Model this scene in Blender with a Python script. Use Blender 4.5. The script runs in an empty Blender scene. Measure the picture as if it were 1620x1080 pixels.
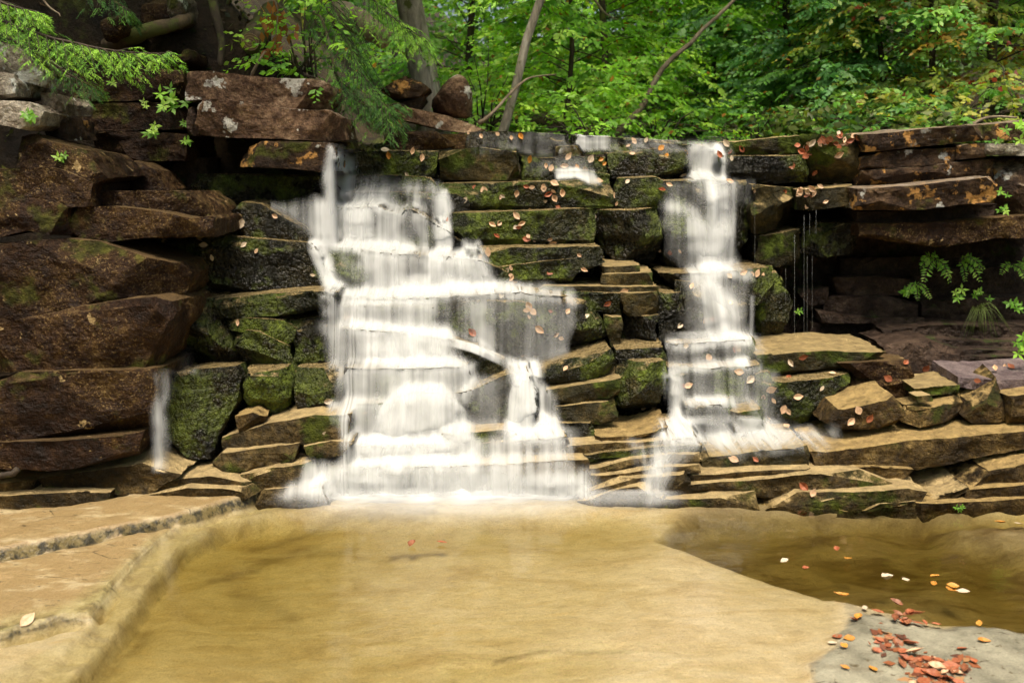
import bpy, bmesh, math, random
import numpy as np
from mathutils import Vector, Matrix
from mathutils.bvhtree import BVHTree

# ------------------------------------------------------------------ camera, sky, sun, exposure
SC = bpy.context.scene
COL = SC.collection
F = 1575.0                       # focal length in pixels of the 1620 px wide photograph (35 mm lens)
CAMZ = 1.70
TH = math.atan(0.2)              # downward pitch
CT, ST = math.cos(TH), math.sin(TH)
cam_d = bpy.data.cameras.new('camera'); cam_d.lens = 35.0; cam_d.sensor_width = 36.0
cam_d.clip_start = 0.05; cam_d.clip_end = 500
cam = bpy.data.objects.new('camera', cam_d); COL.objects.link(cam)
cam.location = (0, 0, CAMZ); cam.rotation_euler = (math.pi/2 - TH, 0, 0)
SC.camera = cam
cam_d.dof.use_dof = True; cam_d.dof.focus_distance = 5.0; cam_d.dof.aperture_fstop = 2.8
SUN_EL, SUN_AZ = 72.0, 185.0      # azimuth measured from +Y towards +X
world = bpy.data.worlds.new('World'); SC.world = world; world.use_nodes = True
wn = world.node_tree.nodes; wl = world.node_tree.links
wn.clear()
sky = wn.new('ShaderNodeTexSky'); sky.sky_type = 'NISHITA'; sky.sun_disc = False
sky.sun_elevation = math.radians(SUN_EL); sky.sun_rotation = math.radians(SUN_AZ)
sky.air_density = 0.9; sky.dust_density = 5.0; sky.ozone_density = 0.6
bg = wn.new('ShaderNodeBackground'); bg.inputs['Strength'].default_value = 0.065
wo = wn.new('ShaderNodeOutputWorld')
wl.new(sky.outputs[0], bg.inputs[0]); wl.new(bg.outputs[0], wo.inputs[0])
sun_d = bpy.data.lights.new('sun', 'SUN'); sun_d.energy = 1.5; sun_d.angle = math.radians(25)
sun_d.color = (1.0, 0.93, 0.80)
sun = bpy.data.objects.new('sun', sun_d); COL.objects.link(sun)
_e, _a = math.radians(SUN_EL), math.radians(SUN_AZ)
sdir = Vector((math.sin(_a)*math.cos(_e), math.cos(_a)*math.cos(_e), math.sin(_e)))
sun.rotation_euler = sdir.to_track_quat('Z', 'Y').to_euler(); sun.location = (0, 0, 20)
vs = SC.view_settings
vs.view_transform = 'Standard'; vs.look = 'None'; vs.gamma = 1.0; vs.use_curve_mapping = False
vs.exposure = 1.55
try:
    vs.use_white_balance = True; vs.white_balance_temperature = 6950; vs.white_balance_tint = 10
except Exception:
    pass
SC.cycles.transparent_max_bounces = 24
SC.cycles.max_bounces = 6
SC.cycles.diffuse_bounces = 2
SC.cycles.glossy_bounces = 2
SC.cycles.transmission_bounces = 3
SC.cycles.use_adaptive_sampling = True
SC.cycles.adaptive_threshold = 0.03
SC.cycles.caustics_reflective = False; SC.cycles.caustics_refractive = False

rnd = random.Random(7)
RNG = np.random.default_rng(11)

# ------------------------------------------------------------------ pixel <-> world helpers
def dep(Y):
    """real distance of a depth step: the terraces lie close behind one another"""
    return float(np.interp(Y, [0, 4.5, 8.5, 12.0, 200], [0, 4.5, 6.98, 12.0, 200]))
def P(px, py, Y):
    Y = dep(Y)
    cx = (px-810.0)/F; cy = (540.0-py)/F
    dy = CT + cy*ST; dz = -ST + cy*CT
    k = Y/dy
    return Vector((cx*k, Y, CAMZ + dz*k))
def ray(px, py):
    cx = (px-810.0)/F; cy = (540.0-py)/F
    return Vector((cx, CT + cy*ST, -ST + cy*CT)).normalized()
def ground_at(px, py, z=0.0):
    d = ray(px, py); k = (z-CAMZ)/d.z
    return Vector((d.x*k, d.y*k, z))
def proj(x, y, z):
    zz = z-CAMZ
    fw = y*CT - zz*ST; up = y*ST + zz*CT
    fw = np.maximum(fw, 0.05)
    return 810 + F*x/fw, 540 - F*up/fw

# ------------------------------------------------------------------ noise
def _h(ix, iy, iz, seed):
    h = (ix.astype(np.uint32)*np.uint32(374761393) + iy.astype(np.uint32)*np.uint32(668265263)
         + iz.astype(np.uint32)*np.uint32(2147483647) + np.uint32((seed*974711+1013) & 0xffffffff))
    h = (h ^ (h >> np.uint32(13)))*np.uint32(1274126177)
    h = (h ^ (h >> np.uint32(16)))*np.uint32(2246822519)
    return ((h ^ (h >> np.uint32(15))) & np.uint32(0xffffff)).astype(np.float32)/8388607.5 - 1.0
def vnoise(p, seed=0):
    p = np.asarray(p, dtype=np.float32)
    i = np.floor(p).astype(np.int64); f = p-i
    f = f*f*f*(f*(f*6-15)+10)
    r = 0
    for dx in (0, 1):
        wx = f[:, 0] if dx else 1-f[:, 0]
        for dy in (0, 1):
            wy = f[:, 1] if dy else 1-f[:, 1]
            for dz in (0, 1):
                wz = f[:, 2] if dz else 1-f[:, 2]
                r = r + wx*wy*wz*_h(i[:, 0]+dx, i[:, 1]+dy, i[:, 2]+dz, seed)
    return r
def fbm(p, seed=0, octv=4, gain=0.5):
    p = np.asarray(p, dtype=np.float32); s = 0; a = 1.0
    for o in range(octv):
        s = s + a*vnoise(p*(2.03**o)+o*17.3, seed+o); a *= gain
    return s
def sstep(a, b, x):
    t = np.clip((x-a)/(b-a), 0, 1); return t*t*(3-2*t)
def sd_poly(px, py, poly):
    """signed distance (negative inside) of points to a polygon"""
    d = np.full(px.shape, 1e18); inside = np.zeros(px.shape, bool)
    n = len(poly)
    for i in range(n):
        ax, ay = poly[i]; bx, by = poly[(i+1) % n]
        ex, ey = bx-ax, by-ay
        wx, wy = px-ax, py-ay
        t = np.clip((wx*ex+wy*ey)/(ex*ex+ey*ey+1e-9), 0, 1)
        d = np.minimum(d, (wx-ex*t)**2+(wy-ey*t)**2)
        c = ((ay <= py) & (by > py)) | ((by <= py) & (ay > py))
        xx = ax + (py-ay)*ex/(ey if abs(ey) > 1e-9 else 1e-9)
        inside ^= c & (px < xx)
    return np.where(inside, -1, 1)*np.sqrt(d)
def sd_line(px, py, pts):
    d = np.full(px.shape, 1e18)
    for (ax, ay), (bx, by) in zip(pts[:-1], pts[1:]):
        ex, ey = bx-ax, by-ay; wx, wy = px-ax, py-ay
        t = np.clip((wx*ex+wy*ey)/(ex*ex+ey*ey+1e-9), 0, 1)
        d = np.minimum(d, (wx-ex*t)**2+(wy-ey*t)**2)
    return np.sqrt(d)

# ------------------------------------------------------------------ object helpers
def tag(o, label=None, cat=None, group=None, kind=None):
    if label: o['label'] = label
    if cat: o['category'] = cat
    if group: o['group'] = group
    if kind: o['kind'] = kind
    return o
def link(name, me, mat=None, parent=None, smooth=True):
    o = bpy.data.objects.new(name, me); COL.objects.link(o)
    if mat is not None and not me.materials: me.materials.append(mat)
    if smooth and len(me.polygons):
        me.polygons.foreach_set('use_smooth', np.ones(len(me.polygons), bool))
    if parent: o.parent = parent
    return o
def empty(name, loc=(0, 0, 0)):
    o = bpy.data.objects.new(name, None); COL.objects.link(o); o.location = loc; o.empty_display_size = 0.1
    return o
def np_mesh(name, V, Fc):
    """V (n,3), Fc (m,k) -> mesh, fast"""
    me = bpy.data.meshes.new(name)
    V = np.asarray(V, np.float32); Fc = np.asarray(Fc, np.int32)
    me.vertices.add(len(V)); me.vertices.foreach_set('co', V.ravel())
    k = Fc.shape[1]
    me.loops.add(Fc.size); me.loops.foreach_set('vertex_index', Fc.ravel())
    me.polygons.add(len(Fc)); me.polygons.foreach_set('loop_start', np.arange(0, Fc.size, k, dtype=np.int32))
    me.update(calc_edges=True)
    return me
def attr(me, name, data, typ='FLOAT'):
    a = me.attributes.new(name, typ, 'POINT')
    if typ == 'FLOAT': a.data.foreach_set('value', np.asarray(data, np.float32).ravel())
    else:
        d = np.asarray(data, np.float32)
        if d.shape[1] == 3: d = np.concatenate([d, np.ones((len(d), 1), np.float32)], 1)
        a.data.foreach_set('color', d.ravel())
def tube_mesh(name, paths, sides=7, local=None, rough=0.0, seed=0):
    """paths: list of (points, radii); one mesh of tapered tubes"""
    Vs, Fs, off = [], [], 0
    for pts, rad in paths:
        pts = np.array([list(p) for p in pts], float); n = len(pts)
        if local is not None: pts = pts-np.array(local)
        tn = np.gradient(pts, axis=0); tn /= np.linalg.norm(tn, axis=1)[:, None]+1e-9
        ref = np.array([0.31, 0.9, 0.2]) if abs(tn[:, 2]).mean() > .6 else np.array([0.1, 0.2, 1.0])
        a = np.cross(tn, ref); a /= np.linalg.norm(a, axis=1)[:, None]+1e-9
        b = np.cross(tn, a)
        th = np.linspace(0, 2*math.pi, sides, endpoint=False)
        r = np.asarray(rad, float)[:, None]*np.ones((1, sides))
        if rough: r = r*(1+rough*RNG.standard_normal(r.shape))
        ring = pts[:, None, :] + r[:, :, None]*(np.cos(th)[None, :, None]*a[:, None, :]+np.sin(th)[None, :, None]*b[:, None, :])
        Vs.append(ring.reshape(-1, 3))
        i = np.arange(n-1)[:, None]*sides; j = np.arange(sides)[None, :]; j2 = (j+1) % sides
        q = np.stack([i+j, i+j2, i+sides+j2, i+sides+j], -1).reshape(-1, 4)+off
        Fs.append(q)
        # end cap as degenerate quads fan around the tip
        Vs.append(pts[[0, -1]]); c0 = off+n*sides; c1 = c0+1
        jj = np.arange(sides); j2 = (jj+1) % sides
        Fs.append(np.stack([off+j2, off+jj, np.full(sides, c0), np.full(sides, c0)], -1)[:, [0, 1, 2, 2]])
        l = off+(n-1)*sides
        Fs.append(np.stack([l+jj, l+j2, np.full(sides, c1), np.full(sides, c1)], -1))
        off = c1+1
    V = np.concatenate(Vs); Q = np.concatenate(Fs)
    me = bpy.data.meshes.new(name)
    me.from_pydata(V.tolist(), [], [list(dict.fromkeys(map(int, q))) for q in Q])
    me.update()
    return me
def curve_pts(pts, n=14, wob=0.0, seed=0):
    """Catmull-Rom through 3D points"""
    p = [np.array(list(x), float) for x in pts]; p = [2*p[0]-p[1]]+p+[2*p[-1]-p[-2]]
    out = []; seg = len(p)-3
    for k in range(n):
        u = k/(n-1)*seg; i = min(int(u), seg-1); t = u-i
        a, b, c, d = p[i:i+4]
        out.append(0.5*((2*b)+(-a+c)*t+(2*a-5*b+4*c-d)*t*t+(-a+3*b-3*c+d)*t**3))
    out = np.array(out)
    if wob:
        out[1:-1] += wob*np.stack([fbm(out[1:-1]*2.0+seed*3.1, seed+i, 3) for i in range(3)], 1)
    return out

# ------------------------------------------------------------------ materials
def new_mat(name):
    m = bpy.data.materials.new(name); m.use_nodes = True
    nt = m.node_tree; nt.nodes.clear()
    return m, nt, nt.nodes, nt.links
class NB:
    """tiny node builder"""
    def __init__(s, nt): s.n = nt.nodes; s.l = nt.links
    def set(s, inp, v):
        if hasattr(v, 'is_output') : s.l.new(v, inp)
        elif v is not None: inp.default_value = v
    def noise(s, vec, scale, detail=5, rough=0.55, dist=0.0, out=0):
        t = s.n.new('ShaderNodeTexNoise'); t.inputs['Scale'].default_value = scale; t.inputs['Detail'].default_value = detail
        t.inputs['Roughness'].default_value = rough; t.inputs['Distortion'].default_value = dist
        s.set(t.inputs['Vector'], vec); return t.outputs[out]
    def voro(s, vec, scale, feature='F1', out='Distance'):
        t = s.n.new('ShaderNodeTexVoronoi'); t.feature = feature; t.inputs['Scale'].default_value = scale
        s.set(t.inputs['Vector'], vec); return t.outputs[out]
    def ramp(s, fac, stops, interp='LINEAR'):
        t = s.n.new('ShaderNodeValToRGB'); t.color_ramp.interpolation = interp
        el = t.color_ramp.elements
        while len(el) < len(stops): el.new(0.5)
        for e, (p, c) in zip(el, stops):
            e.position = p; e.color = (*c, 1) if len(c) == 3 else c
        s.set(t.inputs[0], fac); return t.outputs[0]
    def mapr(s, v, a, b, c=0.0, d=1.0, smooth=True):
        t = s.n.new('ShaderNodeMapRange'); t.interpolation_type = 'SMOOTHSTEP' if smooth else 'LINEAR'
        for i, x in enumerate((v, a, b, c, d)): s.set(t.inputs[i], x)
        return t.outputs[0]
    def math(s, op, a, b=None, clamp=False):
        t = s.n.new('ShaderNodeMath'); t.operation = op; t.use_clamp = clamp
        s.set(t.inputs[0], a)
        if b is not None: s.set(t.inputs[1], b)
        return t.outputs[0]
    def mix(s, f, a, b, mode='MIX'):
        t = s.n.new('ShaderNodeMix'); t.data_type = 'RGBA'; t.blend_type = mode
        s.set(t.inputs[0], f)
        for i, v in ((6, a), (7, b)):
            s.set(t.inputs[i], (*v, 1) if isinstance(v, tuple) and len(v) == 3 else v)
        return t.outputs[2]
    def vmul(s, v, sc, add=(0, 0, 0)):
        t = s.n.new('ShaderNodeMapping'); t.inputs['Scale'].default_value = sc; t.inputs['Location'].default_value = add
        s.set(t.inputs[0], v); return t.outputs[0]
    def bump(s, h, strength, dist, nrm=None):
        t = s.n.new('ShaderNodeBump'); t.inputs['Strength'].default_value = strength; t.inputs['Distance'].default_value = dist
        s.set(t.inputs['Height'], h)
        if nrm is not None: s.set(t.inputs['Normal'], nrm)
        return t.outputs[0]

def rock_mat(name, cols, top=None, top_amt=0.0, moss=None, moss_amt=0.0, lichens=(), rough=(0.6, 0.9), bumpy=1.0,
             wet_blobs=0.0, streak=0.0, tint=0.25, moss_low=False, spec=0.22, fleck=0.0):
    m, nt, N, L = new_mat(name); b = NB(nt)
    geo = N.new('ShaderNodeNewGeometry'); oi = N.new('ShaderNodeObjectInfo')
    pos = geo.outputs['Position']
    sep = N.new('ShaderNodeSeparateXYZ'); L.new(geo.outputs['Normal'], sep.inputs[0]); nz = sep.outputs[2]
    n1 = b.noise(pos, 2.2, 4, 0.62, 0.3)
    n2 = b.noise(pos, 17.0, 4, 0.72)
    n3 = b.noise(pos, 85.0, 2, 0.7)
    strat = b.noise(b.vmul(pos, (1.5, 1.5, 22.0)), 1.0, 3, 0.6)
    mixn = b.math('ADD', b.math('MULTIPLY', n1, 0.50), b.math('ADD', b.math('MULTIPLY', n2, 0.44), b.math('MULTIPLY', strat, 0.06)))
    col = b.ramp(mixn, [(0.36, cols[0]), (0.47, cols[1]), (0.55, cols[2]), (0.65, cols[3])])
    # object to object tint
    r = oi.outputs['Random']
    col = b.mix(tint, col, b.ramp(r, [(0.0, (0.7, 0.62, 0.55)), (0.5, (1.0, 0.98, 0.92)), (1.0, (1.25, 1.05, 0.85))]), 'MULTIPLY')
    # grain
    col = b.mix(0.55, col, b.ramp(n3, [(0.3, (0.45, 0.45, 0.45)), (0.5, (0.95, 0.95, 0.95)), (0.72, (1.7, 1.65, 1.5))]), 'MULTIPLY')
    if fleck:
        col = b.mix(b.math('MULTIPLY', b.math('MULTIPLY', b.mapr(n3, .56, .66), b.mapr(n1, .42, .58)), fleck), col, (.30, .21, .085))
    for (lc, sc, th, soft, seed) in lichens:
        ln = b.noise(b.vmul(pos, (1, 1, 1), (seed*3.7, seed*1.3, seed*2.9)), sc, 4, 0.62)
        lm = b.mapr(ln, th, th+soft)
        lm = b.math('MULTIPLY', lm, b.mapr(n2, 0.36, 0.52))
        col = b.mix(lm, col, lc)
    if streak:
        sn = b.noise(b.vmul(pos, (9, 9, 0.9)), 1.0, 5, 0.6)
        col = b.mix(b.math('MULTIPLY', b.mapr(sn, 0.5, 0.68), streak), col, (0.02, 0.02, 0.015))
    if top is not None and top_amt:
        tn = b.math('ADD', nz, b.math('MULTIPLY', b.math('SUBTRACT', n2, 0.5), 0.7))
        tm = b.math('MULTIPLY', b.mapr(tn, 0.70, 0.92), top_amt)
        topc = b.mix(b.mapr(n2, 0.35, 0.65), tuple(c*0.72 for c in top), tuple(min(1, c*1.18) for c in top))
        col = b.mix(tm, col, topc)
    if moss is not None and moss_amt:
        mn = b.noise(b.vmul(pos, (1, 1, 1), (5.1, 2.2, 9.7)), 3.1, 4, 0.68)
        lo = 0.62-0.24*moss_amt
        mm = b.mapr(b.math('ADD', mn, b.math('MULTIPLY', nz, 0.06 if not moss_low else 0.0)), lo, lo+0.10)
        if top is not None: mm = b.math('MULTIPLY', mm, b.mapr(b.math('ADD', nz, b.math('MULTIPLY', n2, 0.5)), 1.12, 0.75))
        mc = b.mix(b.mapr(n2, 0.35, 0.68), tuple(c*0.30 for c in moss), moss)
        col = b.mix(mm, col, mc)
    else: mm = None
    bs = N.new('ShaderNodeBsdfPrincipled')
    L.new(col, bs.inputs['Base Color'])
    ro = b.mapr(n2, 0.3, 0.7, rough[0], rough[1], False)
    if mm is not None: ro = b.math('ADD', ro, b.math('MULTIPLY', mm, 0.35), True)
    L.new(ro, bs.inputs['Roughness'])
    bs.inputs['Specular IOR Level'].default_value = spec
    h = b.math('ADD', b.noise(pos, 28, 4, 0.75), b.math('MULTIPLY', b.noise(b.vmul(pos, (5, 5, 38)), 1, 2, 0.6), 0.22))
    h = b.math('ADD', h, b.math('MULTIPLY', b.noise(pos, 9, 2, .6), 1.6))
    nb = b.bump(h, min(1, 0.85*bumpy), 0.05)
    if wet_blobs:
        v = b.voro(b.vmul(pos, (1, 1, 0.8)), 52)
        v2 = b.voro(pos, 115)
        hh = b.math('ADD', b.math('MULTIPLY', v, -1.0), b.math('MULTIPLY', v2, -0.5))
        nb = b.bump(hh, wet_blobs, 0.018, nb)
    L.new(nb, bs.inputs['Normal'])
    out = N.new('ShaderNodeOutputMaterial'); L.new(bs.outputs[0], out.inputs[0])
    return m

TAN = (0.35, 0.26, 0.12)
MT = {}
MT['brown'] = rock_mat('brown_boulder_rock', [(0.006, 0.0026, 0.0012), (0.022, 0.0095, 0.004), (0.048, 0.024, 0.0085), (0.12, 0.072, 0.022)],
    top=(0.15, 0.10, 0.045), top_amt=0.5, moss=(0.10, 0.10, 0.02), moss_amt=0.24,
    lichens=[((0.42, 0.30, 0.14), 9, 0.66, 0.03, 1)], rough=(0.42, 0.72), bumpy=0.85, spec=.18, fleck=.5)
MT['pale'] = rock_mat('pale_lichen_rock', [(0.05, 0.04, 0.03), (0.16, 0.13, 0.10), (0.30, 0.27, 0.22), (0.5, 0.48, 0.42)],
    moss=(0.10, 0.11, 0.02), moss_amt=0.22, lichens=[((0.62, 0.64, 0.60), 4, 0.56, 0.04, 2)], rough=(0.7, 0.95))
MT['ledge'] = rock_mat('lichened_ledge_rock', [(0.011, 0.0065, 0.004), (0.036, 0.020, 0.011), (0.085, 0.052, 0.028), (0.21, 0.14, 0.072)],
    top=(0.36, 0.28, 0.20), top_amt=0.6, moss=(0.10, 0.11, 0.02), moss_amt=0.20,
    lichens=[((0.52, 0.27, 0.08), 7, 0.57, 0.04, 3), ((0.50, 0.50, 0.46), 5, 0.60, 0.04, 4)], rough=(0.6, 0.9))
MT['pink'] = rock_mat('pinkish_ledge_rock', [(0.025, 0.012, 0.007), (0.095, 0.053, 0.032), (0.24, 0.15, 0.092), (0.44, 0.32, 0.21)],
    top=(0.40, 0.30, 0.22), top_amt=0.5, lichens=[((0.60, 0.58, 0.52), 6, 0.59, 0.03, 5)], rough=(0.6, 0.9))
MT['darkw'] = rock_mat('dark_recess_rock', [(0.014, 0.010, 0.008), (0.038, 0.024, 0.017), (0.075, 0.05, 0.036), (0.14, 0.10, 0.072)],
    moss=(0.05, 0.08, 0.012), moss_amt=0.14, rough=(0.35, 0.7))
MT['wet'] = rock_mat('wet_black_rock', [(0.003, 0.0035, 0.002), (0.010, 0.010, 0.005), (0.027, 0.024, 0.010), (0.075, 0.058, 0.022)],
    top=TAN, top_amt=1.0, moss=(0.11, 0.145, 0.016), moss_amt=0.50, rough=(0.10, 0.32), wet_blobs=1.0, spec=.38, bumpy=0.9)
MT['mossy'] = rock_mat('green_mossy_rock', [(0.0045, 0.006, 0.003), (0.013, 0.015, 0.005), (0.032, 0.034, 0.010), (0.09, 0.075, 0.024)],
    top=TAN, top_amt=1.0, moss=(0.14, 0.19, 0.018), moss_amt=0.66, rough=(0.16, 0.44), wet_blobs=0.9, spec=.32, bumpy=1.0)
MT['olive'] = rock_mat('olive_tan_rock', [(0.009, 0.009, 0.003), (0.032, 0.026, 0.008), (0.080, 0.060, 0.020), (0.20, 0.145, 0.055)],
    top=TAN, top_amt=1.0, moss=(0.08, 0.11, 0.015), moss_amt=0.52, rough=(0.45, 0.75), streak=0.5)
MT['tan'] = rock_mat('tan_shelf_rock', [(0.011, 0.009, 0.004), (0.045, 0.031, 0.011), (0.115, 0.080, 0.030), (0.26, 0.19, 0.080)],
    top=(0.45, 0.335, 0.165), top_amt=1.0, moss=(0.09, 0.11, 0.015), moss_amt=0.34, rough=(0.4, 0.7))
MT['gold'] = rock_mat('golden_slab_rock', [(0.010, 0.0065, 0.002), (0.042, 0.026, 0.009), (0.11, 0.072, 0.024), (0.27, 0.185, 0.068)],
    top=(0.40, 0.28, 0.115), top_amt=0.9, moss=(0.06, 0.07, 0.012), moss_amt=0.18, rough=(0.45, 0.75))
MT['purple'] = rock_mat('purple_slate_rock', [(0.06, 0.045, 0.05), (0.13, 0.10, 0.11), (0.21, 0.17, 0.175), (0.3, 0.25, 0.24)], rough=(0.35, 0.6))

# ------------------------------------------------------------------ rocks
# key : material : front depth : thickness : outline of the front face (photo pixels; x,y or x,y,extra depth)
ROCKS = []          # dicts
def R(key, mat, Y, th, pts, **k):
    pp = []
    for s in pts.split():
        v = [float(q) for q in s.split(',')]
        pp.append((v[0], v[1], v[2] if len(v) > 2 else 0.0))
    ROCKS.append(dict(key=key, mat=mat, Y=Y, th=th, pts=pp, **k))

# --- left boulders (each a thing)
B = 'boulder'
R(B, 'pale', 5.25, .5, '-60,50 0,66 22,72 66,112 63,138 0,116 -60,110', label='pale grey lichened slab under the spruce bough, topmost of the pale rocks at the edge')
R(B, 'pale', 5.1, .4, '-40,112 0,112 14,114 25,130 22,152 0,157 -40,157', label='small rounded grey boulder at the picture edge below the pale slab')
R(B, 'pale', 4.95, .5, '-60,158 0,158 40,160 57,175 54,198 40,207 0,197 -60,195', label='rounded boulder with white lichen patches beside the upright block')
R(B, 'pale', 5.4, .5, '62,146 86,147 97,162 95,182 70,180', label='small upright block with white lichen right of the rounded boulder')
R(B, 'ledge', 5.42, .5, '66,185 98,184 104,222 74,214', label='narrow dark block standing under the white-lichened upright block')
R(B, 'brown', 5.0, .7, '24,214,0.1 40,208 75,222 130,236 143,248 167,282 150,292 90,286 28,264,.05', label='brown boulder with a long sloping top above the mossy blocks', disp=1.0)
R(B, 'brown', 4.93, .7, '-60,262 0,266 80,264 106,271 140,290 143,326 100,330 0,312 -60,312', label='dark blocky boulder with a mossy shaded face and tan corner')
R(B, 'brown', 4.88, .7, '-60,305 0,309 50,313 102,319 103,374 40,366 0,376 -60,380', label='dark square boulder left of the long flat-topped block')
R(B, 'brown', 4.98, .8, '106,328 180,326 250,334 300,346 330,342 347,346,.2 338,376,.1 270,372 160,384 106,378', label='long dark block with a light olive face under the wedge block')
R(B, 'brown', 5.2, .8, '142,304 200,302 289,301 330,326,.2 352,346,.35 318,348,.1 276,342 200,334 140,330', label='wedge shaped brown block with a pale sloping corner above the long block')
R(B, 'brown', 5.9, .5, '167,254 214,253 240,268 264,302 165,302', label='dark reddish block in the shadow behind the wedge block')
R(B, 'brown', 4.75, .9, '-80,388 0,386 50,380 100,377 150,383 200,400 262,420 284,436,.12 288,455,.2 280,472,.2 210,478 120,492 60,507 0,517 -80,530', label='big brown boulder with a sloping top, topmost of the three great boulders', disp=1.3, vox=.024)
R(B, 'brown', 4.60, .9, '-80,528 0,512 60,500 120,486 200,474 240,471 266,481 275,497,.06 270,535,.08 250,580,.1 150,584 25,588 -80,604', label='big purplish boulder with pale lichen spots, middle of the three great boulders', disp=1.2, vox=.024)
R(B, 'brown', 4.47, .9, '-80,625 0,602 25,590 150,587 252,584,.1 246,625,.1 226,686,.05 150,694 0,700 -80,705', label='big dark red-brown boulder at the pool edge, lowest of the great boulders', disp=1.2, vox=.024)
R(B, 'brown', 4.43, .8, '-80,702 0,699 90,697 222,686,.05 216,722,.05 150,736 110,745 0,740 -80,745', label='low dark slab under the lowest great boulder')
R(B, 'wet', 4.85, .6, '262,592 300,587 358,585 376,600,.12 373,640,.12 342,692,.02 333,748 250,742 258,650', label='wet black block with a mossy tan top beside the small side fall', disp=.9)
# --- loose rocks on the right bank
R(B, 'gold', 5.08, .4, '1303,672,.05 1328,650,.02 1420,630 1433,650 1430,678 1330,680', tilt=.05, label='brown wedge rock with an orange top lying on the slabs near the right fall')
R(B, 'gold', 5.02, .45, '1434,640,.2 1448,652 1460,655,-.02 1520,625,.2 1545,618,.35 1546,640,.35 1510,665,.12 1460,680,-.02 1436,674', label='angular golden rock with a rust brown sloping top, middle of the loose rocks')
R(B, 'gold', 5.02, .4, '1530,662,.05 1545,648 1598,618,.04 1600,668 1545,675', tilt=.06, label='golden yellow rock with a broad sunlit slanting face', tiltz=.05)
R(B, 'gold', 4.99, .5, '1599,628 1680,615 1680,680 1599,676', label='dark golden rock at the picture edge beside the slanting yellow rock')
R(B, 'purple', 5.3, .5, '1518,598 1590,601 1680,597 1680,612 1560,619 1517,613', label='flat purple-grey slab lying on top of the loose golden rocks', tiltz=.03)
R(B, 'tan', 5.12, .15, '1450,627 1474,625 1477,634 1452,636', label='small pale stone between the loose golden rocks')
R(B, 'pale', 9.2, .5, '1562,172 1580,158 1600,152 1608,168 1592,182 1568,182', label='grey angular rock on the bank top among the shrubs')
R(B, 'pale', 9.0, .6, '1600,150 1690,130 1690,176 1600,178', label='grey leaning slab at the picture edge on the bank top')
R(B, 'pale', 9.0, .5, '1528,176 1545,170 1562,178 1562,190 1530,190', label='small grey stone half hidden by leaves on the bank top')
R(B, 'pink', 8.3, .55, '676,178,.1 684,152,.06 700,124 715,110 728,110 738,118 745,138 747,168 742,188 700,184', label='tall egg shaped boulder standing upright above the falls', disp=.4, rnd=10)
R(B, 'ledge', 8.0, .5, '600,142 622,128 640,120 664,128 678,138 664,152 620,158', label='moss capped boulder at the foot of the grey trunk', disp=.8)
R(B, 'darkw', 8.1, .5, '604,168 640,160 672,152 662,172 610,178', label='dark rock wedged under the moss capped boulder')
R(B, 'pink', 7.95, .5, '596,170 640,168 700,181 745,195 770,206 735,210 700,206 640,191 606,180', label='long grey slab tilting down to the weir below the egg shaped boulder', disp=.7)
R(B, 'brown', 7.6, .6, '606,207 688,207 722,230 700,237 640,238 606,228', label='low brown rock under the long tilted slab')
R(B, 'brown', 7.75, .5, '690,212 735,212 760,236 715,236', label='small brown rock at the end of the weir')
R(B, 'ledge', 7.7, .4, '598,180 622,176 640,202 604,204', label='small dark rock behind the low brown rock')
# --- upper left ledge blocks
U = 'upper'
R(U, 'brown', 6.45, .8, '118,112 200,109 285,108 290,158 200,160 118,160', label='dark flat-faced block with small plants at its foot')
R(U, 'brown', 6.42, .8, '120,163 260,161 288,164 296,206 120,206', label='dark block with white lichen dots under the spruce bough')
R(U, 'pink', 6.3, .8, '287,110 340,113 420,122 505,124 517,140 516,172 480,174 400,166 320,158 292,160', label='pinkish grey block with a white lichen spot, top of the stacked ledge')
R(U, 'pink', 6.05, .9, '304,166,.1 330,156 410,166 500,173 520,173 540,185,.05 545,220,.1 520,224 400,219 306,213,.1', label='long reddish block with a pale upper edge, middle of the stacked ledge')
R(U, 'brown', 6.35, .8, '128,208 230,208 296,212 296,256 200,253 132,234', label='dark brown block beneath the lichen-dotted block')
R(U, 'ledge', 6.0, .9, '372,246 388,232 410,222 520,225 530,244 527,276 460,268 370,263', label='brown block with an olive mossy end beside the top of the main fall')
R(U, 'tan', 6.6, .3, '520,222 558,225 563,236 525,238', label='small tan rock at the crest of the main fall')
R(U, 'darkw', 6.3, .5, '290,170 306,166 306,215 292,213', label='narrow dark return block left of the long reddish block')
# --- terraced bedrock of the falls (children of rock_terrace)
T = 'terrace'
R(T, 'wet', 6.6, .6, '300,275 520,280 520,320 430,322 300,320')
R(T, 'darkw', 6.7, .5, '250,250 330,250 330,330 250,330')
R(T, 'wet', 5.75, .7, '165,384 260,374 345,374 420,379 490,386 514,410,.05 522,450,.1 450,468 335,474 315,446 240,414', disp=.9)
R(T, 'wet', 5.95, .6, '352,350 380,320 410,323 455,346 490,370 508,384 360,378')
R(T, 'mossy', 5.45, .6, '335,476 420,466 500,460 532,464 526,488 470,498 340,504')
R(T, 'mossy', 5.40, .5, '352,502 400,503 450,507 468,522 462,546 400,526 356,520')
R(T, 'wet', 5.35, .5, '360,521 410,525 460,549 463,586 395,588 375,562')
R(T, 'wet', 5.45, .5, '455,510 520,504 545,530 538,584 462,586')
R(T, 'wet', 5.25, .5, '286,480 335,479 350,510,.04 386,584,.1 290,590 274,562')
R(T, 'mossy', 5.05, .5, '380,592 448,587 463,600,.08 460,646,.12 420,670 400,658 378,632')
R(T, 'wet', 5.12, .5, '464,588 520,587 544,600 532,642 510,660 464,656')
R(T, 'tan', 4.82, .6, '344,716 344,698 420,672 500,657 552,660 552,692 480,703 400,708', tilt=.0)
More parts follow.
